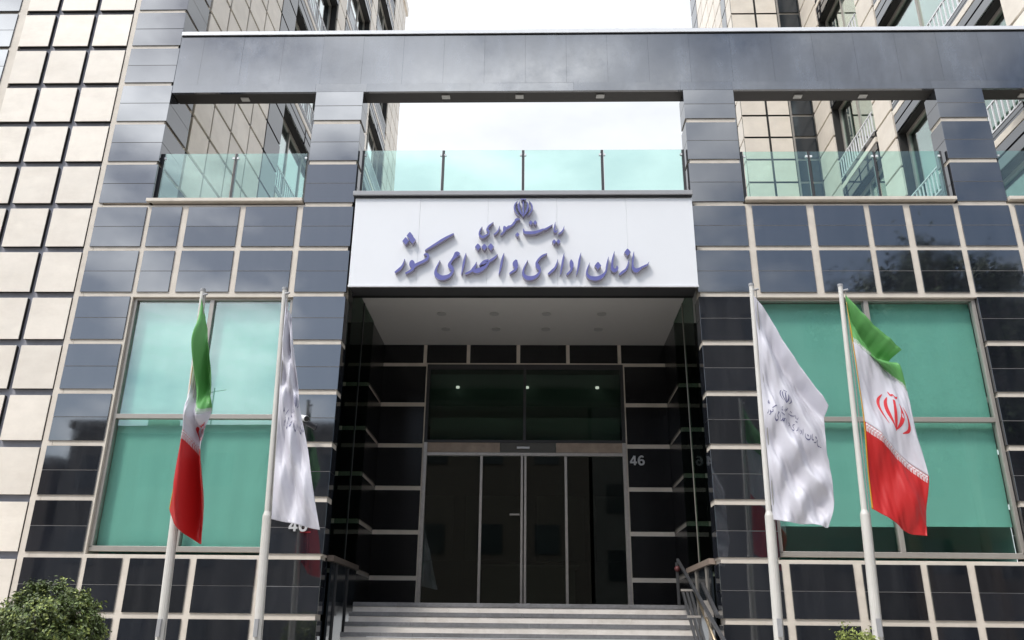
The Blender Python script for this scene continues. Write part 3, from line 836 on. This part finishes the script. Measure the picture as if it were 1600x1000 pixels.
def storey_windows(tw, X, s, bays, zhead0, n, top_split):
    """windows on an inner wall at x = X facing s (+1: towards +x)"""
    for ya, yb in bays:
        for i in range(n):
            zh = zhead0 + 3.2 * i                              # head of this storey's glass
            f = MB()
            xo, xi = X, X - s * 0.30
            def bx_(y0, y1, z0, z1, d0=0.22, d1=0.30): f.box(X - s * d0, X - s * d1, P(y0), P(y1), z0, z1)
            bx_(ya, ya + 0.07, zh - 2.35, zh); bx_(yb - 0.07, yb, zh - 2.35, zh)
            bx_(ya + 0.07, yb - 0.07, zh - 0.07, zh)
            bx_(ya + 0.07, yb - 0.07, zh - 2.35, zh - 2.28)
            m_ = (ya + yb) / 2
            for t in ((ya * 2 + yb) / 3, (ya + yb * 2) / 3) if yb - ya > 3 else (m_,):
                bx_(t - 0.04, t + 0.04, zh - 2.28, zh - 0.07)
            wo = f.build('window', M['champagne'], tw)
            p = MB(); p.box(X - s * 0.25, X - s * 0.26, P(ya + 0.07), P(yb - 0.07), zh - 2.28, zh - 0.07); p.build('pane', M['glass_tower'], wo)
            p = MB()
            nn = 16
            for j in range(nn):
                y0 = ya + (yb - ya) * j / nn; y1 = ya + (yb - ya) * (j + 1) / nn
                p.quad((X - s * (0.42 + 0.02 * (j % 2)), P(y0), zh - 2.3), (X - s * (0.42 + 0.02 * ((j + 1) % 2)), P(y1), zh - 2.3), (X - s * (0.42 + 0.02 * ((j + 1) % 2)), P(y1), zh), (X - s * (0.42 + 0.02 * (j % 2)), P(y0), zh))
            p.build('curtain', M['curtain'], wo, fix=False)
            # spandrel of dark stone slats and a pale band
            p = MB()
            for a, b in ((0.03, 0.24), (0.29, 0.48)): 
                p.slab(X, X - s * 0.05, P(ya), P(m_ - 0.04), zh + a, zh + b, axis='x+' if s > 0 else 'x-', tilt=0.001)
                p.slab(X, X - s * 0.05, P(m_ + 0.04), P(yb), zh + a, zh + b, axis='x+' if s > 0 else 'x-', tilt=0.001)
            for a, b in ((0.66, 0.70), (0.72, 0.80)): p.box(X, X - s * 0.05, P(ya), P(yb), zh + a, zh + b)
            p.build('spandrel', M['granite'], wo)
            p = MB(); p.box(X + s * 0.015, X - s * 0.045, P(ya), P(yb), zh + 0.50, zh + 0.64); p.build('band', M['travertine'], wo)
            # railing of upright bars
            p = MB()
            zr0, zr1 = zh + 0.83, zh + 1.42
            p.box(X, X - s * 0.035, P(ya + 0.02), P(yb - 0.02), zr1 - 0.03, zr1)
            p.box(X, X - s * 0.035, P(ya + 0.02), P(yb - 0.02), zr0, zr0 + 0.03)
            t = ya + 0.08
            while t < yb - 0.05:
                p.box(X - s * 0.005, X - s * 0.03, P(t), P(t + 0.03), zr0 + 0.03, zr1 - 0.03); t += 0.16
            p.build('railing', M['white_panel'], wo)

# left tower -----------------------------------------------------------------
tl_ = thing('tower_block', 'beige tiled tower at the left with dark stone corner and slim windows', 'building', (-9.5, P(3), 0))
q = MB(); q.box(-14.2, -7.29, P(0.071), P(0.5), 0, 30.6)
gap_o = q.build('recessed_joint', M['gap'], tl_)
q = MB()
q.box(-7.305, -7.15, P(0.02), P(0.0695), 0, 30.6)                                    # cream strip beside the dark column
q.box(-9.46, -9.30, P(0.02), P(0.0695), 0, 30.6)
q.box(-7.20, -6.37, P(0.018), P(0.5), 8.28, 30.6)
q.box(-10.3, -9.44, P(0.046), P(0.07), 0, 30.6)
q.box(-10.5, -6.365, P(0.5), P(0.92), 8.31, 30.6)
q.build('joint_strip', M['mortar'], tl_)
cells = []
tcols = [(-7.945, -7.315), (-8.665, -8.025), (-9.29, -8.745)] + [(-10.38 - 0.72 * i - 0.64, -10.38 - 0.72 * i) for i in range(5)]
for x0, x1 in tcols:
    for k in range(KT, 13): cells.append((x0, x1, P(0), P(0.07), JOINT(k), JOINT(k) + 0.695, 'y'))
XW = -6.33
fy = [0.92, 1.76, 2.70, 3.67, 4.63]
def inner_cells(ycols, X, s, kmin=KT, kmax=2, gap=0.06):
    o = []
    for y0, y1 in ycols:
        for k in range(kmin, kmax):
            o.append((min(X, X - s * 0.05), max(X, X - s * 0.05), P(y0 + gap / 2), P(y1 - gap / 2), JOINT(k), JOINT(k) + 0.735, 'x+' if s > 0 else 'x-'))
    return o
LB = [(5.74, 9.4), (10.5, 13.9), (15.0, 18.3)]
lcols = list(zip(fy, fy[1:])) + [(9.46, 10.44), (13.96, 14.94), (18.36, 19.3), (19.3, 20.3), (20.3, 21.1)]
for x0, x1 in tcols: beige(tl_, [c for c in cells if c[0] == x0])
for grp in (lcols[:4], lcols[4:5], lcols[5:6], lcols[6:]): beige(tl_, inner_cells(grp, XW, 1))
q = MB()
for k in range(KT, 3):
    z0 = JOINT(k)
    for a, b in ((z0, z0 + 0.3625), (z0 + 0.3675, z0 + 0.73)):
        q.slab(-7.21, -6.38 + 0.05, P(0), P(0.86), a, b)
q.build('stone_corner', M['granite'], tl_, bevel=0.003)
q = MB()
for k in range(KT, 3):
    z0 = JOINT(k); q.slab(XW - 0.05, XW, P(4.66), P(5.70), z0, z0 + 0.74, axis='x+')
q.build('stone_strip', M['granite'], tl_, bevel=0.003)
q = MB()
for k in range(KT, 13):
    z0 = JOINT(k)
    for a, b in ((z0, z0 + 0.3625), (z0 + 0.3675, z0 + 0.73)): q.slab(-10.27, -9.45, P(0), P(0.05), a, b)
q.build('stone_strip', M['granite'], tl_, bevel=0.003)
q = MB()
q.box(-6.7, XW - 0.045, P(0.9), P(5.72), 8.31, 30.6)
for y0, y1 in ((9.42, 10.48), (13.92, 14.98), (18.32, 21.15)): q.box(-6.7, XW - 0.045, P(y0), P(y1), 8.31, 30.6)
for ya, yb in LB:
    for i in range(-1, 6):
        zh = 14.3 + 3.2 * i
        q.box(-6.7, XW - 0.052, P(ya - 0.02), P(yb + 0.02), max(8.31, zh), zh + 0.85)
q.build('inner_wall', M['dark_edge'], tl_)
q = MB(); q.box(-14.2, -6.72, P(0.95), P(21.15), 0, 30.6); q.build('core', M['lobby'], tl_)
q = MB(); q.box(-14.3, -6.25, P(-0.1), P(21.3), 30.6, 31.1); q.build('parapet', M['travertine'], tl_)
storey_windows(tl_, XW, 1, LB, 14.3 - 3.2, 6, 0)

# right tower ----------------------------------------------------------------
trt = thing('tower_block', 'beige tiled tower behind the portal at the right with railed windows and dark glazed strip', 'building', (9.8, P(8), 8.3))
XN, XF, YF = 8.8, 6.58, 10.3
cells = []
for x0, x1 in ((6.58, 7.33), (7.40, 8.06)):
    for k in range(KT, 2): cells.append((x0, x1, P(YF), P(YF + 0.06), JOINT(k), JOINT(k) + 0.735, 'y'))
RB = [(6.47, 8.92), (0.75, 5.36)]
for x0 in (6.58, 7.40): beige(trt, [c for c in cells if c[0] == x0])
for grp in ([(8.98, 10.25)], [(5.42, 6.41)], [(0.0, 0.7)]): beige(trt, inner_cells(grp, XN, -1))
for grp in ([(10.365, 10.95)], [(11.55, 12.4), (12.4, 13.3), (13.3, 14.2), (14.2, 15.0)]): beige(trt, inner_cells(grp, XF, -1))
q = MB()
for k in range(KT, 2):
    z0 = JOINT(k)
    q.slab(XF, XF + 0.05, P(10.98), P(11.52), z0, z0 + 0.735, axis='x-')
q.build('stone_strip', M['granite'], trt, bevel=0.003)
q = MB()
for k in range(KT, 2):
    z0 = JOINT(k); q.slab(XF, XF + 0.05, P(15.03), P(16.0), z0, z0 + 0.735, axis='x-')
q.build('stone_strip', M['granite'], trt, bevel=0.003)
q = MB()
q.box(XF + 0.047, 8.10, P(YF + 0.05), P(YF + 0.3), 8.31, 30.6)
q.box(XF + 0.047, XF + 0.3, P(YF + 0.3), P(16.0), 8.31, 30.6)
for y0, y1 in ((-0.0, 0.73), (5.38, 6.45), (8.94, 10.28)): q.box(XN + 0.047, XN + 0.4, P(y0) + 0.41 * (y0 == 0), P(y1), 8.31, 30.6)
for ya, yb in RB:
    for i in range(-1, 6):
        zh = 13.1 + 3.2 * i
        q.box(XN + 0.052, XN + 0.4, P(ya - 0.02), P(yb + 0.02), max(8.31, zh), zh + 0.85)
q.build('inner_wall', M['dark_edge'], trt)
# dark glazed strip between the tiles and the near wall
q = MB()
for k in range(KT, 2):
    z0 = JOINT(k); q.box(8.16, 8.80, P(YF + 0.02), P(YF + 0.05), z0 + 0.03, z0 + 0.74)
gs = q.build('glazed_strip', M['pane_dark'], trt)
q = MB(); q.box(8.10, 8.84, P(YF + 0.06), P(YF + 0.3), 8.31, 30.6); q.build('strip_frame', M['champagne'], trt)
q = MB(); q.box(9.22, 14, P(0.45), P(10.2), 8.31, 30.6); q.box(6.9, 14, P(10.62), P(16.0), 8.31, 30.6); q.build('core', M['lobby'], trt)
q = MB(); q.box(6.5, 14.1, P(10.2), P(16.1), 30.6, 31.1); q.box(8.72, 14.1, P(0.4), P(10.2), 30.6, 31.1); q.build('parapet', M['travertine'], trt)
storey_windows(trt, XN, -1, RB, 13.1 - 3.2, 6, 1)

# ------------------------------------------------------------------ house numbers and cctv
def numerals(name, label, x, z, h, Y, m, grp):
    """the digits 4 and 6 as solid raised strokes"""
    o = MB(); lf = 0
    D4 = [[(.46, 1.0, .17), (.25, .66, .17), (.04, .33, .17)], [(-.02, .29, .18), (.35, .29, .18), (.74, .29, .18)], [(.50, 1.02, .20), (.50, .5, .20), (.50, 0, .20)]]
    D6 = [[(.62, .86, .10), (.50, .95, .17), (.34, .96, .19), (.16, .82, .20), (.09, .55, .21), (.11, .28, .21), (.22, .10, .20), (.38, .07, .18), (.55, .13, .19), (.62, .32, .20), (.55, .50, .19), (.40, .57, .17), (.24, .52, .15), (.15, .40, .12)]]
    for dx, strokes in ((0, D4), (.86, D6)):
        for st_ in strokes:
            l_, r_ = ribbon(st_); lf += 0.0006
            f = lambda u, v, e=lf: (x + (u + dx) * h, Y - 0.014 - e, z + v * h)
            g_ = lambda u, v: (x + (u + dx) * h, Y, z + v * h)
            raise_ribbon(o, o, l_, r_, f, g_)
    ob = o.build(name, m, None, fix=False)
    return tag(ob, label, 'house number', grp)
a = numerals('house_number', 'pale house number 46 on dark stone right of the glass doors', 1.815, 4.632, 0.17, P(YB - 0.065), M['num'], None)
b = numerals('house_number', 'house number 46 half hidden behind the white flag on the left pillar', -3.46, 2.985, 0.165, P(-0.018), M['num'], None)
q = MB(); q.box(-3.30, -3.15, P(-0.010), P(-0.0045), 2.972, 2.985); q.build('red_reflection', M['reflect_red'], b)  # thin red strip painted in for the red reflection under the digits

cc = thing('security_camera', 'small white security camera with dark lens on the left entrance pillar', 'camera', (-3.36, P(0), 4.6))
q = MB(); q.tube((-3.52, P(-0.06), 4.65), (-3.30, P(-0.26), 4.56), 0.038, 0.046, 14); q.build('body', M['cctv'], cc, smooth=False)
q = MB(); q.tube((-3.303, P(-0.257), 4.561), (-3.296, P(-0.266), 4.558), 0.040, 0.040, 14); q.build('lens', M['black'], cc)
q = MB(); q.tube((-3.50, P(0.0), 4.60), (-3.49, P(-0.09), 4.63), 0.02, 0.02, 8); q.tube((-3.50, P(-0.0), 4.60), (-3.50, P(-0.012), 4.60), 0.05, 0.05, 14); q.build('bracket', M['cctv'], cc)

# ------------------------------------------------------------------ flagpoles and flags
YP = D - 2.6
def flagpole(top, low, joint, label):
    a = at(*top, YP); b = at(*low, YP); j = at(*joint, YP)
    d = (a - b).normalized()
    base = b + d * ((0.0 - b.z) / d.z)
    o = thing('flagpole', label, 'flagpole', tuple(base), 'flagpoles before the entrance')
    j = b + d * ((j.z - b.z) / d.z)
    q = MB(); q.tube(base, j, 0.052, 0.049, 16); q.tube(j, j + d * 0.05, 0.049, 0.033, 16, caps=False); q.build('lower_section', M['pole'], o, smooth=False)
    q = MB(); q.tube(j + d * 0.04, a, 0.033, 0.028, 14); q.build('upper_section', M['pole'], o)
    q = MB(); q.tube(a, a + d * 0.03, 0.033, 0.033, 14); q.tube(a + Vector((0.02, -0.02, -0.06)), a + Vector((0.075, -0.03, -0.05)), 0.014, 0.014, 8); q.build('pulley_cap', M['grey_metal'], o)
    q = MB(); off = Vector((0.048, -0.02, 0)); q.tube(a + off - d * 0.05, b + off, 0.007, 0.007, 6); q.build('halyard', M['rope'], o)
    q = MB(); e_ = b + d * 0.12; q.box(e_.x - 0.02, e_.x + 0.02, e_.y - 0.09, e_.y - 0.05, e_.z - 0.09, e_.z + 0.09); q.build('cleat', M['grey_metal'], o)
    q = MB(); q.tube(base, base + Vector((0, 0, 0.03)), 0.14, 0.14, 18); q.build('base_plate', M['grey_metal'], o)
    return o
flagpole((317, 455), (250, 1000), (270, 806), 'white flagpole at far left flying a furled green white and red flag')
flagpole((445, 453), (402, 1000), (417, 806), 'white flagpole left of the steps carrying a white flag')
flagpole((1174, 447), (1217, 1000), (1203, 806), 'white flagpole right of the steps carrying a white flag')
flagpole((1313, 448), (1372, 1000), (1352, 804), 'white flagpole at far right flying an open green white and red flag')

class Cloth:
    """a hanging cloth: rows of control points (photo x, photo y, depth) from top to bottom"""
    def __init__(self, ts, rows, wr=0.012, ph=0.0, fold=1.0):
        self.ts = ts; self.rows = [[at(x, y, YP - 0.03) + Vector((0, dy * fold, 0)) for x, y, dy in r] for r in rows]; self.wr = wr; self.ph = ph
    def p(self, s, t):
        ts = self.ts; i = 0
        while i < len(ts) - 2 and t > ts[i + 1]: i += 1
        u = (t - ts[i]) / (ts[i + 1] - ts[i])
        def row(r):
            r = self.rows[r]; n = len(r) - 1; f = min(max(s, 0), 1) * n; k = min(int(f), n - 1)
            return Vector(cr(r[max(k - 1, 0)], r[k], r[k + 1], r[min(k + 2, n)], f - k))
        v = Vector(cr(row(max(i - 1, 0)), row(i), row(i + 1), row(min(i + 2, len(ts) - 1)), u))
        a = self.wr * min(1, s * 4 + 0.1)
        # narrow pressed folds running down and outwards, broken up along their length
        c_ = t - 0.55 * s + 0.05 * math.sin(5 * s + self.ph)
        for fr, am, po in ((2.6, 1.5, 3), (4.3, 1.1, 4), (7.1, 0.55, 3)):
            w_ = 0.5 + 0.5 * math.sin(3.1 * s + 2.3 * t + fr * self.ph)
            v.y -= a * am * w_ * (1 - abs(math.sin(fr * c_ * 1.6 + fr * 1.9 * self.ph))) ** po
        v.y += a * (0.35 * math.sin(16 * s - 9 * t + self.ph) + 0.22 * math.sin(33 * s + 21 * t) + 0.10 * math.sin(60 * s - 38 * t + self.ph))
        return v
    def patch(self, s0, s1, t0, t1, ns, nt_, name, m, parent, lift=0.0):
        q = MB(); i = 0
        for b in range(nt_ + 1):
            for a in range(ns + 1):
                v = self.p(s0 + (s1 - s0) * a / ns, t0 + (t1 - t0) * b / nt_); q.v.append((v.x, v.y - lift, v.z))
        for b in range(nt_):
            for a in range(ns):
                k = b * (ns + 1) + a; q.f.append((k, k + 1, k + ns + 2, k + ns + 1))
        o = q.build(name, m, parent, smooth=True, fix=False)
        sd = o.modifiers.new('solid', 'SOLIDIFY'); sd.thickness = 0.003; sd.offset = 0
        return o
    def normal(self, s, t):
        e = 0.01
        n = (self.p(s + e, t) - self.p(s - e, t)).cross(self.p(s, t + e) - self.p(s, t - e))
        n.normalize()
        if n.y > 0: n = -n
        return n
    def print_ribbons(self, ribs, to_st, name, m, parent, sub=1):
        q = MB()
        lo = 0.004
        for l_, r_ in ribs:
            lo += 0.00005
            def pt(x, y):
                s, t = to_st(x, y); return tuple(self.p(s, t) + self.normal(s, t) * lo)
            for i in range(len(l_) - 1):
                q.quad(pt(*l_[i]), pt(*l_[i + 1]), pt(*r_[i + 1]), pt(*r_[i]))
        return q.build(name, m, parent, fix=False)

def border(cl, t0, dirn, name, m, parent, n=24):
    """square script along a stripe edge: upright, bar and hook strokes"""
    q = MB()
    h = 0.030 * dirn
    for i in range(n):
        s0 = 0.06 + 0.93 * i / n; w_ = 0.93 / n
        for a, b, c, d in ((0.05, 0.20, 0.0, 1.0), (0.32, 0.46, 0.0, 1.0), (0.05, 0.80, 0.0, 0.2), (0.58, 0.72, 0.35, 1.0), (0.58, 0.90, 0.35, 0.55), (0.80, 0.93, 0.0, 0.55)):
            pts = [(s0 + a * w_, t0 + c * h), (s0 + b * w_, t0 + c * h), (s0 + b * w_, t0 + d * h), (s0 + a * w_, t0 + d * h)]
            q.quad(*[tuple(cl.p(s, t) + cl.normal(s, t) * 0.004) for s, t in pts])
    q.build(name, m, parent, fix=False)

def national_flag(cl, b1, b2, label, emb, fringe):
    v = cl.p(0, 0)
    o = thing('flag', label, 'flag', tuple(v), 'flags on the poles')
    g1 = cl.patch(0, 1, 0, b1, 56, 36, 'green_stripe', M['cloth_green'], o)
    w1 = cl.patch(0, 1, b1, b2, 56, 36, 'white_stripe', M['cloth_white'], o)
    r1 = cl.patch(0, 1, b2, 1, 56, 40, 'red_stripe', M['cloth_red'], o)
    border(cl, b1 - 0.002, -1, 'border_script', M['ink_white'], g1)
    border(cl, b2 + 0.002, 1, 'border_script', M['ink_white'], r1)
    s0, t0, ds, dt = emb
    cl.print_ribbons([ribbon(e) for e in EMB], lambda x, y: (s0 + ds * x, t0 - dt * y), 'emblem', M['ink_red'], w1)
    cl.patch(-0.0, 0.035, fringe, 1, 2, 60, 'golden_fringe', M['cloth_gold'], o, lift=0.006)
    return o
c4 = Cloth([0, .05, .12, .333, .5, .667, .83, 1.0], [
    [(1321, 461, .0), (1352, 501, -.07), (1382, 531, -.09), (1403, 551, -.10)],
    [(1322, 472, 0), (1345, 516, .10), (1369, 549, .13), (1393, 562, .08)],
    [(1324, 486, 0), (1341, 526, -.01), (1363, 562, -.06), (1402, 573, -.06)],
    [(1331, 533, 0), (1355, 555, -.03), (1390, 583, .03), (1416, 612, -.03)],
    [(1340, 592, 0), (1370, 620, .06), (1402, 642, -.05), (1430, 672, 0)],
    [(1349, 657, 0), (1378, 682, -.05), (1412, 712, .06), (1450, 744, 0)],
    [(1355, 730, 0), (1385, 750, .05), (1418, 780, -.07), (1449, 797, .03)],
    [(1362, 795, 0), (1390, 812, -.04), (1422, 832, .05), (1447, 838, -.02)]], 0.022, 0.4, 1.1)
national_flag(c4, .333, .667, 'open green white and red flag with red emblem flying at far right', (.60, .52, .25, .072), .05)
c1 = Cloth([0, .17, .333, .5, .667, .83, 1.0], [
    [(315, 466, 0), (320, 500, .02), (327, 550, .0), (333, 605, -.02)],
    [(308, 512, 0), (311, 548, -.09), (319, 592, .07), (332, 618, -.03)],
    [(301, 572, 0), (304, 615, .03), (312, 650, -.05), (328, 640, .02)],
    [(294, 626, 0), (298, 645, -.07), (307, 672, .07), (318, 674, .0)],
    [(288, 682, 0), (293, 676, -.05), (304, 694, .06), (315, 704, -.02)],
    [(273, 752, 0), (288, 765, -.09), (304, 782, .09), (321, 775, -.04)],
    [(265, 795, 0), (282, 826, -.04), (302, 846, .06), (319, 851, -.04)]], 0.022, 1.7, 2.4)
national_flag(c1, .333, .667, 'furled green white and red flag drooping down the far left pole', (.80, .53, .25, .12), .333)

NT = len(LETTERS) + len(DOTS)
def white_flag(cl, label, to_st, emb):
    v = cl.p(0, 0)
    o = thing('flag', label, 'flag', tuple(v), 'flags on the poles')
    f = cl.patch(0, 1, 0, 1, 72, 110, 'cloth', M['cloth_white'], o)
    cl.print_ribbons(NORM[:NT], to_st, 'printed_text', M['ink_blue'], f)
    s0, t0, ds, dt = emb
    cl.print_ribbons([ribbon(e) for e in EMB], lambda x, y: (s0 + ds * x, t0 - dt * y), 'printed_emblem', M['ink_blue'], f)
    return o
c3 = Cloth([0, .10, .22, .36, .5, .62, .74, .87, 1.0], [
    [(1178, 462, 0), (1203, 494, .02), (1232, 550, -.04), (1262, 600, -.10), (1287, 640, -.14)],
    [(1180, 490, 0), (1199, 520, .07), (1226, 568, .10), (1256, 612, .10), (1287, 652, .0)],
    [(1184, 530, 0), (1200, 552, -.05), (1225, 588, .02), (1254, 628, .04), (1288, 664, .0)],
    [(1188, 585, 0), (1206, 603, .04), (1230, 622, -.05), (1258, 648, -.02), (1290, 684, -.01)],
    [(1192, 637, 0), (1211, 650, -.05), (1237, 663, .05), (1264, 684, -.06), (1294, 716, .02)],
    [(1196, 680, 0), (1214, 690, .05), (1240, 702, -.09), (1268, 718, .06), (1298, 740, -.02)],
    [(1200, 722, 0), (1219, 732, -.05), (1245, 742, .09), (1272, 753, -.09), (1302, 764, .02)],
    [(1204, 768, 0), (1224, 776, .05), (1248, 782, -.07), (1276, 790, .08), (1301, 798, -.02)],
    [(1208, 812, 0), (1230, 816, -.03), (1252, 818, .04), (1275, 821, -.05), (1294, 825, .02)]], 0.028, 2.3, 1.0)
white_flag(c3, 'white flag with small dark emblem and script spread out right of the steps', lambda x, y: (0.10 + 0.78 * (x - 616) / 400, 0.425 + 0.0011 * (y - 345)), (.46, .37, .085, .034))
c2 = Cloth([0, .2, .36, .45, .6, .8, 1.0], [
    [(447, 466, 0), (449, 474, .06), (451, 484, -.06), (453, 490, .06), (455, 498, 0)],
    [(442, 530, 0), (446, 534, -.08), (452, 540, .07), (457, 546, -.07), (460, 552, 0)],
    [(438, 585, 0), (445, 588, .08), (454, 592, -.08), (461, 598, .08), (466, 606, 0)],
    [(436, 622, 0), (444, 622, -.05), (455, 627, .08), (463, 632, -.09), (469, 640, 0)],
    [(432, 690, 0), (443, 692, .07), (456, 695, -.08), (468, 698, .08), (481, 702, 0)],
    [(428, 750, 0), (443, 755, -.06), (460, 760, .07), (476, 765, -.08), (490, 769, 0)],
    [(424, 811, 0), (442, 815, .05), (462, 819, -.05), (482, 824, .06), (500, 828, 0)]], 0.018, 3.1, 0.9)
white_flag(c2, 'narrow folded white flag with little script hanging left of the steps', lambda x, y: (0.22 + 0.76 * (x - 616) / 400, 0.47 + 0.0009 * (y - 345)), (.80, .44, .10, .03))

# ------------------------------------------------------------------ shrubs
def leaf_ball(c, rx, rz, n, size, seed, lump=0.16, clusters=70, spread=0.2):
    """leaves gathered in small sprays spread over and inside a rounded crown"""
    rnd = random.Random(seed); q = MB(); q2 = MB()
    cs = []
    for _ in range(clusters):
        d = Vector((rnd.gauss(0, 1), rnd.gauss(0, 1), rnd.gauss(0.15, 1))).normalized()
        cs.append((d, (1 - 0.55 * rnd.random() ** 2.2) * (1 + rnd.uniform(-lump, lump) * 0.45), rnd.uniform(0.6, 1.25), rnd.random()))
    for i in range(n):
        d, r, sp, tone = cs[i % clusters]
        o = Vector((rnd.gauss(0, 1), rnd.gauss(0, 1), rnd.gauss(0, 1))) * (spread * sp * 0.55)
        p = Vector((c[0] + (d.x * r + o.x) * rx, c[1] + (d.y * r + o.y) * rx, c[2] + (d.z * r + o.z) * rz))
        ax = (d + Vector((rnd.gauss(0, .6), rnd.gauss(0, .6), rnd.gauss(0.35, .6)))).normalized()
        u = ax.orthogonal().normalized(); u = (Matrix.Rotation(rnd.uniform(0, 6.28), 3, ax) @ u); v = ax.cross(u)
        s = size * rnd.uniform(0.6, 1.35)
        tgt = q2 if (o.dot(d) > 0.03 and tone > 0.35 and rnd.random() < 0.45) else q
        tgt.quad(p - u * s * 0.5, p + v * s * 0.26 + ax * s * 0.1, p + u * s * 0.5, p - v * s * 0.26 + ax * s * 0.1)
    return q, q2
YBU = D - 4.5
c = at(72, 992, YBU)
sh = thing('shrub', 'round dark green clipped shrub in the lower left corner', 'shrub', (c.x, c.y, 0.12))
q, q2 = leaf_ball(c, 0.425, 0.41, 26000, 0.034, 3, 0.2, 320, 0.13)
q.build('foliage', M['leaf'], sh, fix=False); q2.build('new_leaves', M['leaf_new'], sh, fix=False)
q = MB(); q.tube((c.x, c.y, 0.12), (c.x, c.y, c.z - 0.1), 0.045, 0.03, 10)
for k in range(9):
    a = k * 2.4; q.tube((c.x, c.y, c.z - 0.35), (c.x + 0.3 * math.cos(a), c.y + 0.3 * math.sin(a), c.z + 0.1 * (k % 3)), 0.016, 0.005, 6)
q.build('trunk', M['bark'], sh)
c = at(1345, 1012, D - 3.6)
sh = thing('shrub', 'small yellow green shrub tip at the foot of the far right flagpole', 'shrub', (c.x, c.y, 0.12))
q, q2 = leaf_ball((c.x, c.y, c.z - 0.12), 0.2, 0.27, 3000, 0.035, 9, 0.3, 30, 0.35)
q.build('foliage', M['leaf_new'], sh, fix=False); q2.build('new_leaves', M['leaf_new'], sh, fix=False)
q = MB(); q.tube((c.x, c.y, 0.12), (c.x, c.y, c.z - 0.2), 0.03, 0.02, 8); q.build('trunk', M['bark'], sh)

# ------------------------------------------------------------------ the other side of the street (seen only as reflections)
def house(x0, x1, y1, h, m, label, fl):
    o = thing('street_building', label, 'building', ((x0 + x1) / 2, y1 - 5, 0))
    q = MB(); q.box(x0, x1, y1 - 10, y1, 0, h); q.build('wall', M[m], o)
    q = MB(); q.box(x0 - 0.15, x1 + 0.15, y1 - 10.1, y1 + 0.15, h, h + 0.35); rf = q.build('roof', M['roofing'], o)
    q = MB(); q.box(x0 + 2.0, x0 + 3.2, y1 - 4, y1 - 3, h + 0.35, h + 1.6); q.tube((x0 + 5, y1 - 3, h + 0.35), (x0 + 5, y1 - 3, h + 3), 0.03); q.tube((x0 + 4.4, y1 - 3, h + 2.7), (x0 + 5.6, y1 - 3, h + 2.9), 0.02); q.build('chimney', M['brick'], rf)
    n = int((x1 - x0) / 2.6)
    for f in range(fl):
        for i in range(n):
            xa = x0 + 0.7 + i * (x1 - x0 - 0.6) / n; za = 1.0 + f * h / fl
            q = MB(); q.box(xa, xa + 1.3, y1 + 0.003, y1 + 0.05, za, za + 1.5); q.build('window', M['pane_dark'], o)
house(-46, -22, -13.5, 9.0, 'brick', 'low brick building across the street at far left', 3)
house(-21.5, -7.0, -13.5, 10.4, 'plaster', 'grey plastered building across the street at the left', 3)
house(-6.6, 3.0, -13.5, 14.0, 'brick', 'brick building across the street facing the entrance', 3)
house(3.2, 16.0, -13.5, 17.0, 'plaster', 'tall grey building across the street at the right', 5)
house(16.4, 40.0, -13.5, 16.6, 'brick', 'tall brick building across the street behind the trees', 5)
def street_tree(x, y, h, seed, label):
    o = thing('street_tree', label, 'tree', (x, y, 0), 'trees across the street')
    rnd = random.Random(seed)
    q = MB(); q.tube((x, y, 0), (x, y, h * 0.55), 0.28, 0.16, 10)
    f = MB()
    for k in range(11):
        a = rnd.uniform(0, 6.28); r = rnd.uniform(0.3, 1.9); z = h * rnd.uniform(0.45, 0.9)
        e = (x + r * math.cos(a), y + r * math.sin(a), z); q.tube((x, y, h * rnd.uniform(0.3, 0.5)), e, 0.09, 0.03, 6)
        b, b2 = leaf_ball(e, rnd.uniform(0.9, 1.5), rnd.uniform(0.9, 1.5), 420, 0.32, seed * 31 + k, 0.3, 14, 0.6)
        for m_ in (b, b2):
            i = len(f.v); f.v += m_.v; f.f += [tuple(j + i for j in t) for t in m_.f]
    q.build('trunk', M['bark'], o); f.build('crown', M['leaf_dark'], o, fix=False)
for i, (x, y, h, lb) in enumerate(((15.9, -11.5, 19.6, 'tall leafy tree across the street nearest the grey building'), (19.0, -11.8, 20.6, 'tallest leafy tree across the street before the brick building'), (21.9, -11.4, 19.4, 'leafy tree across the street at the far right end'))):
    street_tree(x, y, h, i + 5, lb)
